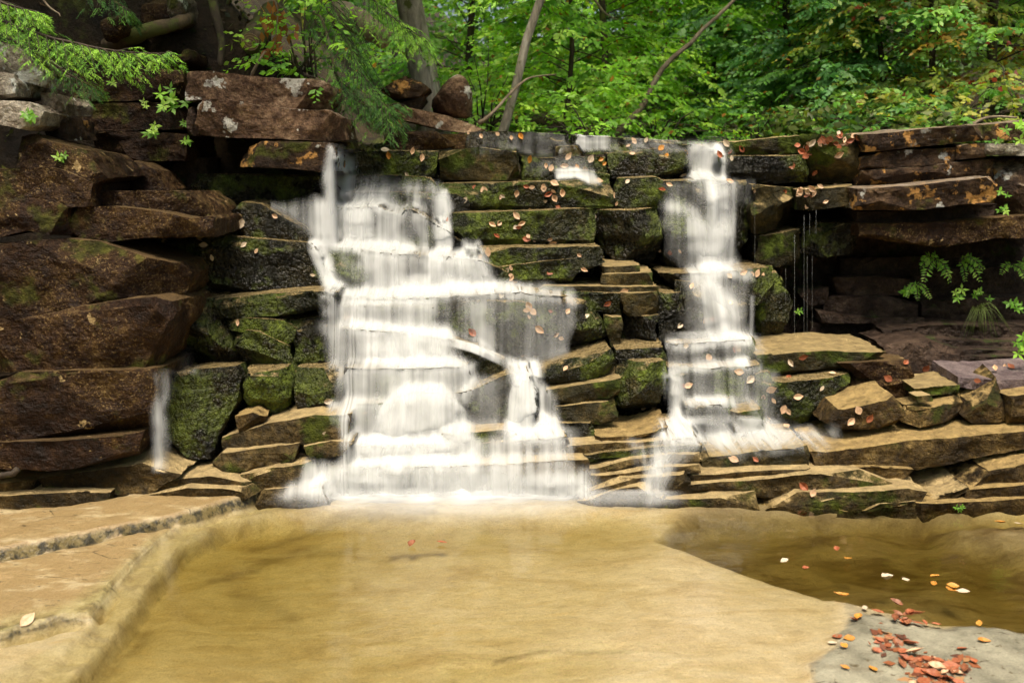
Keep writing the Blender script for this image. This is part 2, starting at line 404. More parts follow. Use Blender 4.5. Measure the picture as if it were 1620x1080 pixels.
R(T, 'tan', 4.72, .6, '328,738 350,718 440,706 470,706 466,730 400,740 328,752')
R(T, 'tan', 4.74, .5, '478,708 520,700 555,702 540,722 490,730')
R(T, 'tan', 4.62, .5, '378,754 430,740 490,736 497,747 482,767 400,770')
R(T, 'gold', 4.9, .4, '370,660 400,652 420,662 415,680 372,684')
# rows from the crest down
R(T, 'wet', 7.6, .6, '738,209 790,208 850,210 900,213 905,242 738,242')
R(T, 'wet', 7.58, .6, '905,214 1000,219 1092,224 1092,246 905,244')
R(T, 'olive', 7.15, .6, '880,232 915,230 925,246 880,250')
R(T, 'mossy', 7.05, .7, '546,242 610,237 692,239 695,282 560,278')
R(T, 'olive', 7.05, .7, '692,240 722,237 760,233 815,241 822,284 695,286')
R(T, 'mossy', 7.1, .6, '822,246 852,250 880,262 880,286 824,288')
R(T, 'wet', 7.15, .6, '850,250 960,248 964,276 872,284 852,280')
R(T, 'wet', 7.12, .6, '962,242 1050,234 1092,240 1092,278 968,282')
R(T, 'mossy', 6.98, .5, '870,272 930,270 965,276 965,286 868,288')
R(T, 'wet', 6.85, .6, '530,278 620,277 682,281 695,302 540,304')
R(T, 'mossy', 6.72, .7, '690,291 760,289 860,287 972,283 974,330 860,334 700,337')
R(T, 'mossy', 6.70, .7, '975,282 1040,279 1058,286 1054,332 976,332')
R(T, 'wet', 6.62, .6, '540,303 640,304 720,307 748,322 742,344 550,348')
R(T, 'mossy', 6.42, .7, '700,338 800,336 920,331 946,333 943,391 830,392 715,393')
R(T, 'wet', 6.45, .7, '944,334 1052,329 1054,400 1036,428 985,424 944,395')
R(T, 'wet', 6.25, .7, '420,324 500,317 545,330 600,326 640,352 642,386 500,388 440,345')
R(T, 'wet', 6.3, .6, '600,338 650,332 702,366 745,398 620,400')
R(T, 'mossy', 6.12, .6, '755,394 850,392 950,391 954,406 940,416 860,414 770,424')
R(T, 'mossy', 6.05, .6, '760,424 860,414 945,406 962,416 915,432 902,447 870,454 790,440')
R(T, 'mossy', 5.85, .6, '494,388 550,395 580,420 584,450 562,470 525,454 514,410', disp=.8)
R(T, 'wet', 5.95, .6, '555,392 640,402 690,405 690,464 560,466')
R(T, 'wet', 5.98, .6, '690,404 760,412 822,440 824,466 690,466')
R(T, 'olive', 6.2, .5, '950,421 1012,420 1012,432 955,434')
R(T, 'olive', 6.1, .5, '952,434 1036,431 1038,452 950,456')
R(T, 'olive', 6.0, .5, '860,452 1042,454 1042,463 840,466')
R(T, 'mossy', 5.95, .6, '820,464 900,462 984,463 984,500 900,484')
R(T, 'olive', 5.93, .5, '985,464 1043,462 1046,500 985,501')
R(T, 'wet', 5.88, .5, '990,501 1042,500 1037,552 986,552')
R(T, 'olive', 5.84, .5, '955,500 986,502 984,552 963,548')
R(T, 'wet', 6.0, .6, '1044,464 1078,466 1074,552 1040,549')
R(T, 'wet', 5.68, .6, '498,467 600,472 700,470 830,462 900,470 860,480 700,502 510,500')
R(T, 'wet', 5.6, .8, '690,484 760,474 860,476 935,481 958,505,.08 966,540,.14 900,564 860,574 800,568 686,545', disp=1.0, rnd=7)
R(T, 'wet', 5.62, .6, '498,494 560,484 690,486 700,522 560,532 508,518')
R(T, 'wet', 5.45, .6, '508,518 600,522 700,536 762,562 742,582 520,580')
R(T, 'mossy', 5.35, .5, '705,538 760,550 800,575 808,592 760,602 740,588')
R(T, 'wet', 5.22, .6, '538,583 640,584 742,580 752,612 748,645 550,645')
R(T, 'wet', 5.12, .6, '720,624 800,597 838,590 850,640 840,675 760,676 735,664')
R(T, 'mossy', 5.4, .6, '846,588 900,572 970,556 977,576,.06 962,597,.06 880,608 846,608')
R(T, 'olive', 5.3, .5, '866,618 930,607 980,600 976,632 930,634 880,643')
R(T, 'olive', 5.25, .5, '876,644 935,637 977,636 976,662 945,670 886,671')
R(T, 'mossy', 5.35, .6, '976,577 1057,574 1062,602 1056,648 1030,668 978,668')
R(T, 'wet', 5.6, .5, '974,554 1052,549 1057,572 974,575')
R(T, 'wet', 5.0, .5, '596,645 640,622 700,624 732,642 750,675 745,704 596,704', rnd=6)
R(T, 'wet', 5.05, .5, '540,640 605,640 610,705 545,705')
R(T, 'tan', 4.92, .5, '700,688 800,679 818,690 770,703 706,703')
R(T, 'tan', 4.88, .5, '550,706 720,704 900,692 905,716 760,738 570,738')
R(T, 'tan', 4.72, .5, '510,740 700,738 935,727 940,762 700,770 490,768')
R(T, 'wet', 5.15, .4, '850,672 940,670 945,692 850,694')
R(T, 'gold', 5.0, .5, '938,692 1000,690 1036,684 1060,674 1056,688 1007,702 940,704')
R(T, 'tan', 4.93, .6, '885,706 940,702 1010,700 1105,690 1108,702 1010,712 945,716 890,718')
R(T, 'mossy', 4.86, .6, '890,727 945,717 992,712 1060,704 1115,706 1112,718 992,724 945,728 890,736')
R(T, 'tan', 4.78, .6, '885,742 945,741 997,727 1060,720 1112,720 1110,730 1050,732 997,737 950,748 890,748')
R(T, 'tan', 4.69, .6, '900,756 960,752 1030,742 1112,738 1112,750 1030,754 960,762 900,764')
R(T, 'tan', 4.61, .6, '920,768 981,758 1040,754 1100,750 1100,764 1028,766 981,769 925,774')
R(T, 'tan', 4.53, .6, '915,783 981,775 1024,766 1060,772 1050,786 981,790 920,792')
# right fall
R(T, 'wet', 7.15, .6, '1086,228 1152,226 1152,284 1086,284')
R(T, 'olive', 6.95, .6, '1150,224 1200,221 1279,213 1282,243 1154,246')
R(T, 'wet', 6.85, .7, '1145,247 1281,244 1286,288 1200,294 1148,290')
R(T, 'wet', 6.55, .7, '1056,288 1110,284 1192,287 1198,340 1194,424 1090,430 1060,424 1052,345')
R(T, 'olive', 6.65, .7, '1193,291 1267,299 1272,350 1264,362 1202,374 1193,345')
R(T, 'olive', 6.75, .7, '1275,214 1356,211 1362,230 1358,290 1284,294')
R(T, 'olive', 6.55, .7, '1266,301 1360,293 1358,322 1300,332 1270,334')
R(T, 'olive', 6.75, .6, '1198,374 1270,364 1270,420 1198,424')
R(T, 'wet', 6.25, .7, '1040,433 1090,432 1180,427 1227,426 1227,470 1190,486 1090,480')
R(T, 'mossy', 6.5, .5, '1200,424 1232,424 1260,480 1230,545 1196,545')
R(T, 'wet', 6.0, .6, '1072,448 1160,452 1192,486 1188,538 1064,544')
R(T, 'wet', 5.8, .6, '1058,545 1196,536 1200,574 1058,580')
R(T, 'mossy', 5.6, .6, '1056,584 1200,577 1202,628 1150,645 1056,640')
R(T, 'mossy', 5.35, .5, '1086,645 1170,636 1174,664 1140,690 1090,680')
R(T, 'olive', 5.3, .5, '1160,655 1205,648 1212,680 1165,692')
R(T, 'mossy', 5.55, .5, '1198,592 1222,590 1226,670 1200,672')
# lower steps right of the right fall
R(T, 'olive', 5.7, .7, '1196,562 1310,555 1406,558 1380,578 1330,592 1198,594')
R(T, 'brown', 5.62, .7, '1328,575 1442,571 1449,594 1440,604 1360,600')
R(T, 'mossy', 5.5, .7, '1216,606 1330,597 1362,596 1340,650 1300,672 1228,676')
R(T, 'brown', 5.6, .7, '1355,600 1440,602 1500,605 1500,640 1420,655 1345,655')
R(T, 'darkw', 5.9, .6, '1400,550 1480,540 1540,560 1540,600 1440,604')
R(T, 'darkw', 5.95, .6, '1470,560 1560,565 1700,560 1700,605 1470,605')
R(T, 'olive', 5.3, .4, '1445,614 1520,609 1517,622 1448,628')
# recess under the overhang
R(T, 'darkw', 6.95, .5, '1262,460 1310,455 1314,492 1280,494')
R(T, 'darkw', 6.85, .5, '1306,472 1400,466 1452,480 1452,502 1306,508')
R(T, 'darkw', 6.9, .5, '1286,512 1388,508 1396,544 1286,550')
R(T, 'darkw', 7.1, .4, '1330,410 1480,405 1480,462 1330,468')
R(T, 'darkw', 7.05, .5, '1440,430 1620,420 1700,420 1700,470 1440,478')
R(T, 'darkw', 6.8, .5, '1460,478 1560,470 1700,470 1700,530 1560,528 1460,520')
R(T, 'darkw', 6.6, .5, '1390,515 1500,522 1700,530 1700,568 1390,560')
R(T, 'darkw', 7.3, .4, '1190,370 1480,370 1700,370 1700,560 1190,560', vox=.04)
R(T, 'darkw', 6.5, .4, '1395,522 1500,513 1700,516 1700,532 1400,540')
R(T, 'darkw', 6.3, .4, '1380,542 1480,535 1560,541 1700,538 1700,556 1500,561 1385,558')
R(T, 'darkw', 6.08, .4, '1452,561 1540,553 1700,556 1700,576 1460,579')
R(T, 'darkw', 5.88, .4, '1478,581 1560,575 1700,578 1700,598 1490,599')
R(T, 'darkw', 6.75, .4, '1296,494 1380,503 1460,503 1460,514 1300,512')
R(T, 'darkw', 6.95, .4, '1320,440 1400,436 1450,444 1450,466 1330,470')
# right overhanging ledge
R(T, 'ledge', 6.55, .9, '1362,213 1440,206 1560,197 1563,221 1500,229 1440,234 1370,241')
R(T, 'ledge', 6.5, .9, '1562,197 1700,186 1700,222 1562,223')
R(T, 'ledge', 6.62, .8, '1366,251 1400,239 1516,233 1512,256 1440,263 1366,269')
R(T, 'ledge', 6.55, .8, '1516,229 1560,227 1562,249 1516,253')
R(T, 'pale', 6.5, .8, '1563,228 1700,226 1700,246 1563,246')
R(T, 'ledge', 6.6, .8, '1366,270 1440,264 1576,250 1577,280 1440,292 1366,294')
R(T, 'ledge', 6.22, 1.0, '1359,299 1440,294 1581,279 1582,320 1440,333 1359,334')
R(T, 'ledge', 6.45, .9, '1580,250 1700,246 1700,372 1583,372')
R(T, 'darkw', 6.5, .8, '1362,336 1580,322 1580,342 1460,354 1362,354')
R(T, 'brown', 6.35, .9, '1362,354 1470,353 1590,342 1700,336 1700,374 1590,376 1480,391 1400,381 1365,376')
R(T, 'wet', 6.7, .6, '1270,372 1300,354 1362,354 1362,402 1300,409 1270,402')
# --- low slabs in front on the right
S = 'shelf'
R(S, 'gold', 4.855, .9, '1286,716 1351,709 1438,695 1525,688 1620,683 1720,678 1720,704 1620,710 1525,727 1451,742 1373,736 1291,741')
R(S, 'olive', 4.86, .9, '1112,735 1126,726 1200,716 1279,707 1284,741 1200,744 1112,746')
R(S, 'gold', 4.79, .9, '1282,742 1373,738 1452,742 1440,752 1400,764 1364,756 1282,752')
R(S, 'tan', 4.74, .8, '1030,755 1100,750 1178,746 1284,742 1284,748 1178,756 1080,763 1030,764')
R(S, 'tan', 4.66, .8, '1040,770 1083,767 1178,761 1282,750 1364,747 1420,767 1351,777 1243,774 1083,777 1040,780')
R(S, 'tan', 4.54, .7, '980,788 1060,790 1122,788 1200,785 1204,802 1120,803 980,802')
R(S, 'tan', 4.53, .7, '1196,787 1265,782 1351,780 1438,774 1466,779 1450,794 1308,803 1196,804')
R(S, 'tan', 4.56, .6, '396,778 450,774 515,770 530,786 520,797 400,798')
R(S, 'gold', 4.64, .8, '1419,770 1481,768 1525,762 1559,755 1568,747 1620,734 1720,724 1720,764 1560,772 1481,780 1425,780')
R(S, 'tan', 4.58, .5, '1472,776 1533,770 1536,778 1481,785')
R(S, 'gold', 4.57, .6, '1530,776 1620,768 1720,766 1720,786 1620,786 1530,788')
R(S, 'gold', 4.51, .6, '1453,796 1525,794 1620,790 1720,788 1720,806 1525,807 1453,809')
R(S, 'tan', 4.50, .6, '1318,803 1390,797 1451,794 1451,808 1330,807')
# --- low shelves in front on the left
R(S, 'tan', 4.52, .6, '52,760 130,746 226,734 292,752 240,764 60,779')
R(S, 'gold', 4.5, .6, '-80,768 0,764 52,764 60,780 0,786 -80,790')
R(S, 'tan', 4.45, .6, '-80,786 0,783 120,778 176,780 170,796 0,798 -80,804')
R(S, 'tan', 4.48, .6, '150,797 230,784 300,771 400,775 408,786 300,795 170,800')
R(S, 'tan', 4.55, .5, '240,764 330,752 400,764 380,776 250,782')

BV_V, BV_F, bv_off = [], [], 0
for idx, r in enumerate(ROCKS):
    Yd = r['Y']; Y = dep(Yd); th = r['th']*.8; rr_ = random.Random(idx*31+5)
    fr = [P(x, y, Yd+d) for x, y, d in r['pts']]
    for v, q in zip(fr, r['pts']):
        if q[1] > 760 and v.z < .12 and v.z < sum(k_.z for k_ in fr)/len(fr)+.005: v.z -= .05 if q[1] < 786 else .09
    bm = bmesh.new()
    cx = sum(v.x for v in fr)/len(fr); cz = sum(v.z for v in fr)/len(fr)
    zmin = min(v.z for v in fr); zmax = max(v.z for v in fr)
    h = zmax-zmin; w = max(v.x for v in fr)-min(v.x for v in fr)
    a = [bm.verts.new(v) for v in fr]
    bk = []
    for v in fr:
        t = (v.z-zmin)/max(h, 1e-3)
        z = v.z+({'boulder': -.05, 'upper': -.04, 'terrace': -.008, 'shelf': .0}[r['key']]*min(1, h/.25)+r.get('tilt', 0.0)+r.get('tiltz', 0))*t
        bk.append(bm.verts.new((cx+(v.x-cx)*0.94, Y+th, z)))
    n = len(a)
    bm.faces.new(a[::-1]); bm.faces.new(bk)
    for i in range(n):
        j = (i+1) % n
        bm.faces.new((a[i], a[j], bk[j], bk[i]))
    bmesh.ops.recalc_face_normals(bm, faces=bm.faces[:])
    # broken corners: slice bits off along the front outline
    ctr = Vector((cx, Y+th*.5, cz)); sz = min(h, w)
    for k in range(r.get('cuts', 3 if r['key'] == 'shelf' else 5 if h < .12 else (9 if h < .3 else 14))):
        i = rr_.randrange(n); t = rr_.random()
        p = fr[i].lerp(fr[(i+1) % n], t if rr_.random() < .6 else 0)
        if r['key'] == 'shelf' and p.z < cz: continue
        d = Vector(((p.x-cx)/max(w, .01)*1.6, -rr_.uniform(.35, 1.3), (p.z-cz)/max(h, .01)*1.6))
        d = (d.normalized()+Vector((rr_.gauss(0, .18), 0, rr_.gauss(0, .18)))).normalized()
        # plane just inside the outermost point in that direction
        m_ = max(v.co.dot(d) for v in bm.verts)
        cut_d = min(.09, sz*.22)*rr_.uniform(.15, 1.0)*r.get('chip', .8 if r['key'] == 'boulder' and h > .2 else 1.0)
        res = bmesh.ops.bisect_plane(bm, geom=bm.verts[:]+bm.edges[:]+bm.faces[:], plane_co=d*(m_-cut_d), plane_no=d, clear_outer=True)
        be = [e for e in bm.edges if e.is_boundary]
        if be: bmesh.ops.holes_fill(bm, edges=be, sides=0)
    bmesh.ops.recalc_face_normals(bm, faces=bm.faces[:])
    for e in bm.edges:
        if len(e.link_faces) == 2 and e.calc_face_angle(0) > .42: e.smooth = False
    yb = Y+th-.02; L0 = (0.030 if h < .12 else .034)*(1 if Y < 6.2 else 1.15)*(1.15 if Y < 4.7 and h > .3 else 1)
    bmesh.ops.triangulate(bm, faces=bm.faces[:])
    for it in range(9):
        le = [e for e in bm.edges if e.calc_length() > L0*1.45 and not (e.verts[0].co.y > Y+th*.55 and e.verts[1].co.y > Y+th*.55 and it > 3)]
        if not le: break
        bmesh.ops.subdivide_edges(bm, edges=le, cuts=1)
        bmesh.ops.triangulate(bm, faces=[f for f in bm.faces if len(f.verts) > 3], quad_method='SHORT_EDGE', ngon_method='BEAUTY')
    bmesh.ops.remove_doubles(bm, verts=bm.verts[:], dist=.0015)
    if r.get('rnd', 0):
        for _ in range(r['rnd']): bmesh.ops.smooth_vert(bm, verts=bm.verts[:], factor=.5, use_axis_x=True, use_axis_y=True, use_axis_z=True)
        for e in bm.edges: e.smooth = True
    me = bpy.data.meshes.new('rock'); bm.to_mesh(me); bm.free()
    nv = len(me.vertices)
    V = np.empty(nv*3, np.float32); me.vertices.foreach_get('co', V); V = V.reshape(-1, 3).astype(float)
    Nn = np.empty(nv*3, np.float32); me.vertices.foreach_get('normal', Nn); Nn = Nn.reshape(-1, 3)
    amp = min(1.0, 0.35+h*2.2)*r.get('disp', 1.0)*(.45 if r['key'] == 'boulder' else .85)
    sd = idx*7+3
    off = np.array([idx*3.71, idx*1.93, idx*0.77])
    W = np.stack([fbm(V*np.array([4.2, 4.2, 3.])+off+i*11, sd+i, 5, .55) for i in range(3)], 1)
    D = W*np.array([0.015, 0.017, 0.009])*amp
    top = sstep(.6, .9, np.abs(Nn[:, 2]))
    hor = Nn*np.array([1, 1, .35])
    c = fbm(V*np.array([5, 5, 9.])+off, sd+9, 2); q = np.floor(c*3.0)/3.0
    D += hor*(0.022*amp*(0.85*q+0.15*c))[:, None]
    c2 = fbm(V*np.array([13, 13, 20.])+off, sd+14, 2)
    D += hor*(0.012*amp*np.floor(c2*2.5)/2.5)[:, None]
    zz = V[:, 2]/0.055+0.9*fbm(V*np.array([1.6, 1.6, .5])+off, sd+5, 2)
    li = np.floor(zz).astype(np.int64)
    lay = _h(li, li*0+idx, li*0, 77)
    D += hor*(0.009*lay*min(1, amp*1.3))[:, None]
    D += Nn*(0.006*fbm(V*26+off, sd+20, 2))[:, None]
    V = V+D*np.stack([np.ones(nv), np.ones(nv), 1-.7*top], 1)
    piv = np.array([V[:, 0].mean(), V[:, 1].mean(), V[:, 2].min()])
    me.vertices.foreach_set('co', (V-piv).astype(np.float32).ravel()); me.update()
    r['mesh'] = me; r['piv'] = piv
    Fc = np.empty(len(me.loops), np.int32); me.loops.foreach_get('vertex_index', Fc)
    BV_V.append(V); BV_F.append(Fc.reshape(-1, 3)+bv_off); bv_off += nv

# the cores the ledge stones belong to: rough masses of bedrock behind them
def core(name, X0, X1, Y0, Y1, prof, mat, seed, res=.07):
    """prof: list of (Y, z): stepped height along Y"""
    nx = int((X1-X0)/res)+1; ny = int((Y1-Y0)/res)+1
    X, Yg = np.meshgrid(np.linspace(X0, X1, nx), np.linspace(Y0, Y1, ny))
    pts = np.stack([X.ravel(), Yg.ravel(), np.zeros(X.size)], 1)
    Z = np.interp(Yg.ravel()+0.06*fbm(pts*3, seed, 3), [p[0] for p in prof], [p[1] for p in prof])
    Z = Z+0.02*fbm(pts*6, seed+4, 3)
    V = pts.copy(); V[:, 2] = Z
    i = np.arange(ny-1)[:, None]*nx+np.arange(nx-1)[None, :]; i = i.ravel()
    return link(name, np_mesh(name, V, np.stack([i, i+1, i+nx+1, i+nx], 1)), mat)
terrace = core('rock_terrace', -2.3, 1.30, dep(5.2), dep(7.9), [(dep(a_), z_) for a_, z_ in [(5.2, -.4), (5.6, -.2), (5.9, .05), (6.2, .30), (6.6, .60), (7.0, .9), (7.4, 1.2), (7.9, 1.5)]], MT['wet'], 5)
tag(terrace, kind='structure')
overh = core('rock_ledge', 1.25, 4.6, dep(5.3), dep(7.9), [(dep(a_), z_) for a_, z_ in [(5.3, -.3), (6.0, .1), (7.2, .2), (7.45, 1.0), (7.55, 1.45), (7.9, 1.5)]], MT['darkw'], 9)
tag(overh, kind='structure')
shelf = core('stone_shelf', -4.2, 4.6, 4.7, 5.6, [(4.7, -.35), (4.9, -.12), (5.2, .0), (5.6, .05)], MT['tan'], 13)
tag(shelf, kind='structure')
for r in ROCKS:
    me, piv = r['mesh'], r['piv']
    key = r['key']; X = piv[0]
    if key == 'terrace':
        par = overh if X > 1.5 else terrace
        o = link('stone_block', me, MT[r['mat']], par)
    elif key == 'shelf':
        o = link('stone_slab', me, MT[r['mat']], shelf)
    else:
        o = link('boulder' if key == 'boulder' else 'ledge_block', me, MT[r['mat']])
        tag(o, r['label'], 'boulder' if key == 'boulder' else 'rock', 'boulders and loose rocks' if key == 'boulder' else 'stacked ledge blocks')
    o.location = piv
BVH = BVHTree.FromPolygons(np.concatenate(BV_V).tolist(), np.concatenate(BV_F).tolist())
def hit(px, py, tmax=30):
    loc, nrm, i, d = BVH.ray_cast(Vector((0, 0, CAMZ)), ray(px, py), tmax)
    return loc, nrm

# ------------------------------------------------------------------ riverbed
def bed_height(X, Y):
    px, py = proj(X, Y, np.zeros_like(X))
    p3 = np.stack([X, Y, np.zeros_like(X)], 1)
    wob = 7*fbm(p3*5, 31, 3)+1.3*fbm(p3*22, 32, 2)
    sc = np.clip((py-225)/700, .3, 3)
    def M(poly, soft, w=1.0):
        return sstep(soft, -soft, sd_poly(px, py, poly)+wob*w)
    z = -0.045+0.004*fbm(p3*2.0, 33, 4)
    rough = np.zeros_like(X)
    # deep channel beside the left ledge
    d = sd_line(px, py, [(520, 812), (420, 818), (330, 862), (270, 960), (140, 1095), (-100, 1400)])
    z -= 0.035*np.exp(-(np.maximum(d, 0)/130.0)**2)
    d2 = sd_line(px, py, [(400, 930), (480, 1000), (560, 1080), (600, 1300)])
    z -= 0.035*np.exp(-(d2/110.0)**2)
    d3 = sd_line(px, py, [(600, 830), (900, 832), (1050, 838)])
    z -= 0.02*np.exp(-(d3/30.0)**2)
    # smooth rock hump in the foreground
    m = M([(1052, 846), (1110, 868), (1200, 902), (1340, 950), (1500, 980), (1700, 1018), (2600, 1200), (2600, 1500), (700, 1500), (820, 1080), (940, 960), (1000, 890)], 110, .5)
    z = z*(1-m)+m*(-0.012+0.006*fbm(p3*2.5, 36, 4))
    # right dark pool
    m = M([(1046, 838), (1080, 814), (1120, 804), (1300, 798), (1450, 798), (1700, 800), (2600, 830), (2600, 1180), (1700, 1012), (1500, 974), (1340, 944), (1200, 896), (1110, 862)], 12, .4)
    z = z*(1-m)+m*(-0.13+0.03*fbm(p3*3.0, 35, 3))
    mdark = M([(1046, 838), (1075, 806), (1120, 792), (1300, 784), (1480, 786), (1560, 800), (1700, 830), (2600, 900), (2600, 1180), (1700, 1012), (1500, 974), (1340, 944), (1200, 896), (1110, 862)], 12, .5)  # brown bed; the pool's dark reflection is painted into its colour
    mr = M([(1480, 812), (1700, 815), (2600, 860), (2600, 900), (1640, 850), (1520, 835)], 24)
    z = z*(1-mr)+mr*-0.02
    dry = M([(1322, 945), (1400, 956), (1620, 1003), (1700, 1020), (2600, 1200), (2600, 1500), (1230, 1500), (1290, 1060), (1330, 990)], 34, 2.4)
    z = z*(1-dry)+dry*(0.014+0.008*fbm(p3*4, 37, 4)+0.003*fbm(p3*25, 38, 3))
    # faint step across the foreground
    st = sstep(-5, 5, py-(1022+10*np.sin(px/90.)))*sstep(640, 760, px)*sstep(1010, 930, px)
    z -= 0.012*st
    base = M([(420, 780), (1020, 780), (1040, 795), (1200, 788), (1450, 788), (1750, 792), (1750, 800), (1450, 799), (1200, 800), (1060, 804), (700, 812), (430, 806)], 12, .5)
    z = z*(1-base)+base*-0.008
    # left shelves, lowest first
    edge_o = [(450, 797), (360, 818), (310, 838), (290, 852), (265, 882), (228, 930), (202, 968), (172, 1012), (132, 1052), (75, 1084), (-100, 1200), (-400, 1420)]
    mS = M([(450, 786), (330, 815), (262, 838), (240, 858), (212, 884), (180, 932), (160, 964), (100, 1010), (0, 1060), (-600, 1400), (-500, 1500)]+edge_o[::-1], 5, .6)
    do = sd_line(px, py, edge_o)
    z -= 0.022*np.exp(-(do/42.0)**2)
    lay = 0.5+0.5*np.sin(do*0.42+wob*.9)
    z = z*(1-mS)+mS*(-0.030+0.007*lay+0.006*fbm(p3*np.array([7, 7, 1]), 39, 2)); rough = np.maximum(rough, mS*.55)
    mC = M([(-900, 1130), (-100, 1030), (0, 1012), (120, 984), (162, 964), (150, 990), (100, 1032), (20, 1085), (-300, 1290), (-900, 1500)], 8, .7)
    z = z*(1-mC)+mC*(-0.014+0.008*fbm(p3*6, 40, 4))
    mB = M([(-900, 990), (0, 892), (150, 866), (200, 850), (262, 836), (290, 830), (246, 856), (216, 880), (182, 930), (166, 960), (146, 984), (100, 985), (30, 1002), (0, 1014), (-900, 1170)], 3, .5)
    z = z*(1-mB)+mB*(0.020+0.006*fbm(p3*5, 41, 4)); rough = np.maximum(rough, mB*sstep(30, 0, np.abs(sd_line(px, py, [(0, 1005), (120, 978), (195, 925), (262, 862)]))))
    mA = M([(-900, 780), (0, 780), (300, 780), (445, 782), (400, 796), (330, 818), (262, 836), (150, 856), (60, 876), (0, 889), (-900, 985)], 3, .35)
    z = z*(1-mA)+mA*(0.055+0.006*fbm(p3*4, 42, 4))
    mD = M([(-900, 795), (0, 798), (110, 797), (200, 797), (90, 812), (0, 818), (-900, 830)], 6, .4)
    z = z*(1-mD)+mD*(0.004)
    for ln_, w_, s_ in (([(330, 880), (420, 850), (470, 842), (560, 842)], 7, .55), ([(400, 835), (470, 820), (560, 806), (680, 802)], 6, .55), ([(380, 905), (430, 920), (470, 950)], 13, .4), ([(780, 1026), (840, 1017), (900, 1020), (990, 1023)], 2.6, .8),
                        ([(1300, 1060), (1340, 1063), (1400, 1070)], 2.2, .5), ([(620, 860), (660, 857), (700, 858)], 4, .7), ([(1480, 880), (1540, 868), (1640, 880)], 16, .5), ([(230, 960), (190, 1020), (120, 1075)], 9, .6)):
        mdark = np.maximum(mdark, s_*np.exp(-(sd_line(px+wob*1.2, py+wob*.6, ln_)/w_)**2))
    return z, dry, np.maximum(rough, 0), mdark
rx = np.concatenate([np.arange(-9, -2.6, .12), np.arange(-2.6, 2.8, .0155), np.arange(2.8, 9, .12)])
ry = np.concatenate([np.arange(-6, 2.5, .15), np.arange(2.5, 4.9, .0145), np.arange(4.9, 7.0, .1)])
GX, GY = np.meshgrid(rx, ry); gx, gy = GX.ravel(), GY.ravel()
bz = np.full(gx.shape, -0.12); bdry = np.zeros(gx.shape); brough = np.zeros(gx.shape)
sel = gy > 1.2
bdark = np.zeros(gx.shape)
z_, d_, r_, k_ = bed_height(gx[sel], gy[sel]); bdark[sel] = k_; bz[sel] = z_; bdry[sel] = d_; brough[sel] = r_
V = np.stack([gx, gy, bz], 1); nx = len(rx); ny = len(ry)
V[:, 2] += 0.0025*fbm(V*np.array([14, 14, 0]), 51, 3)
i = (np.arange(ny-1)[:, None]*nx+np.arange(nx-1)[None, :]).ravel()
bed_me = np_mesh('riverbed', V, np.stack([i, i+1, i+nx+1, i+nx], 1))
attr(bed_me, 'dry', bdry); attr(bed_me, 'rough', brough); attr(bed_me, 'reflection_stain', bdark)
m, nt, N, L = new_mat('riverbed_rock'); b = NB(nt)
geo = N.new('ShaderNodeNewGeometry'); pos = geo.outputs['Position']
sep = N.new('ShaderNodeSeparateXYZ'); L.new(geo.outputs['Normal'], sep.inputs[0])
psx = N.new('ShaderNodeSeparateXYZ'); L.new(pos, psx.inputs[0])
ad = N.new('ShaderNodeAttribute'); ad.attribute_name = 'dry'
ar = N.new('ShaderNodeAttribute'); ar.attribute_name = 'rough'
n1 = b.noise(b.vmul(pos, (1.0, 2.4, 1)), 2.6, 5, 0.66, 0.8); n2 = b.noise(b.vmul(pos, (1, 1.6, 1)), 20, 5, 0.7); n3 = b.noise(pos, 120, 2, 0.7)
wet = b.ramp(n1, [(0.30, (0.42, 0.325, 0.175)), (0.45, (0.50, 0.405, 0.24)), (0.58, (0.56, 0.475, 0.31)), (0.72, (0.52, 0.40, 0.21))])
wet = b.mix(0.3, wet, b.ramp(n2, [(0.32, (0.5, 0.5, 0.5)), (0.6, (1.12, 1.1, 1.05))]), 'MULTIPLY')
abv = b.mapr(psx.outputs[2], -.002, .008)
wet = b.mix(b.math('MULTIPLY', abv, b.mapr(b.noise(b.vmul(pos, (1, 2.2, 1)), 5, 5, .7), .28, .5)), wet, b.mix(n2, (.22, .145, .062), (.38, .275, .135)))
dryc = b.ramp(b.noise(pos, 5, 6, 0.65), [(0.30, (0.08, 0.075, 0.05)), (0.45, (0.21, 0.195, 0.14)), (0.62, (0.32, 0.30, 0.22))])
dryc = b.mix(b.mapr(n2, 0.62, 0.70), dryc, (0.05, 0.05, 0.035))
col = b.mix(b.mapr(b.math('ADD', ad.outputs['Fac'], b.math('MULTIPLY', b.math('SUBTRACT', n2, .5), .6)), 0.35, 0.75), wet, dryc)
al_ = N.new('ShaderNodeAttribute'); al_.attribute_name = 'reflection_stain'
col = b.mix(b.math('MULTIPLY', al_.outputs['Fac'], b.mapr(n1, .25, .62, .95, .55)), col, (0.10, 0.066, 0.028))  # painted pool reflection and dark stain lines brown the bed
ck = b.voro(b.vmul(pos, (1.1, 3.2, 1), (.3, .1, 0)), 1.7, 'DISTANCE_TO_EDGE')
col = b.mix(b.math('MULTIPLY', b.math('MULTIPLY', abv, b.mapr(b.math('ADD', ck, b.math('MULTIPLY', b.math('SUBTRACT', n2, .5), .05)), .0, .012, 1., 0.)), b.mapr(n1, .45, .55)), col, (.05, .035, .015))
col = b.mix(b.math('MULTIPLY', abv, b.mapr(n2, .60, .68)), col, (.09, .065, .03))
rc = b.ramp(b.noise(pos, 13, 4, 0.65), [(0.35, (0.08, 0.07, 0.025)), (0.48, (0.30, 0.26, 0.11)), (0.65, (0.46, 0.42, 0.22))])
col = b.mix(b.math('MULTIPLY', ar.outputs['Fac'], 0.7), col, rc)
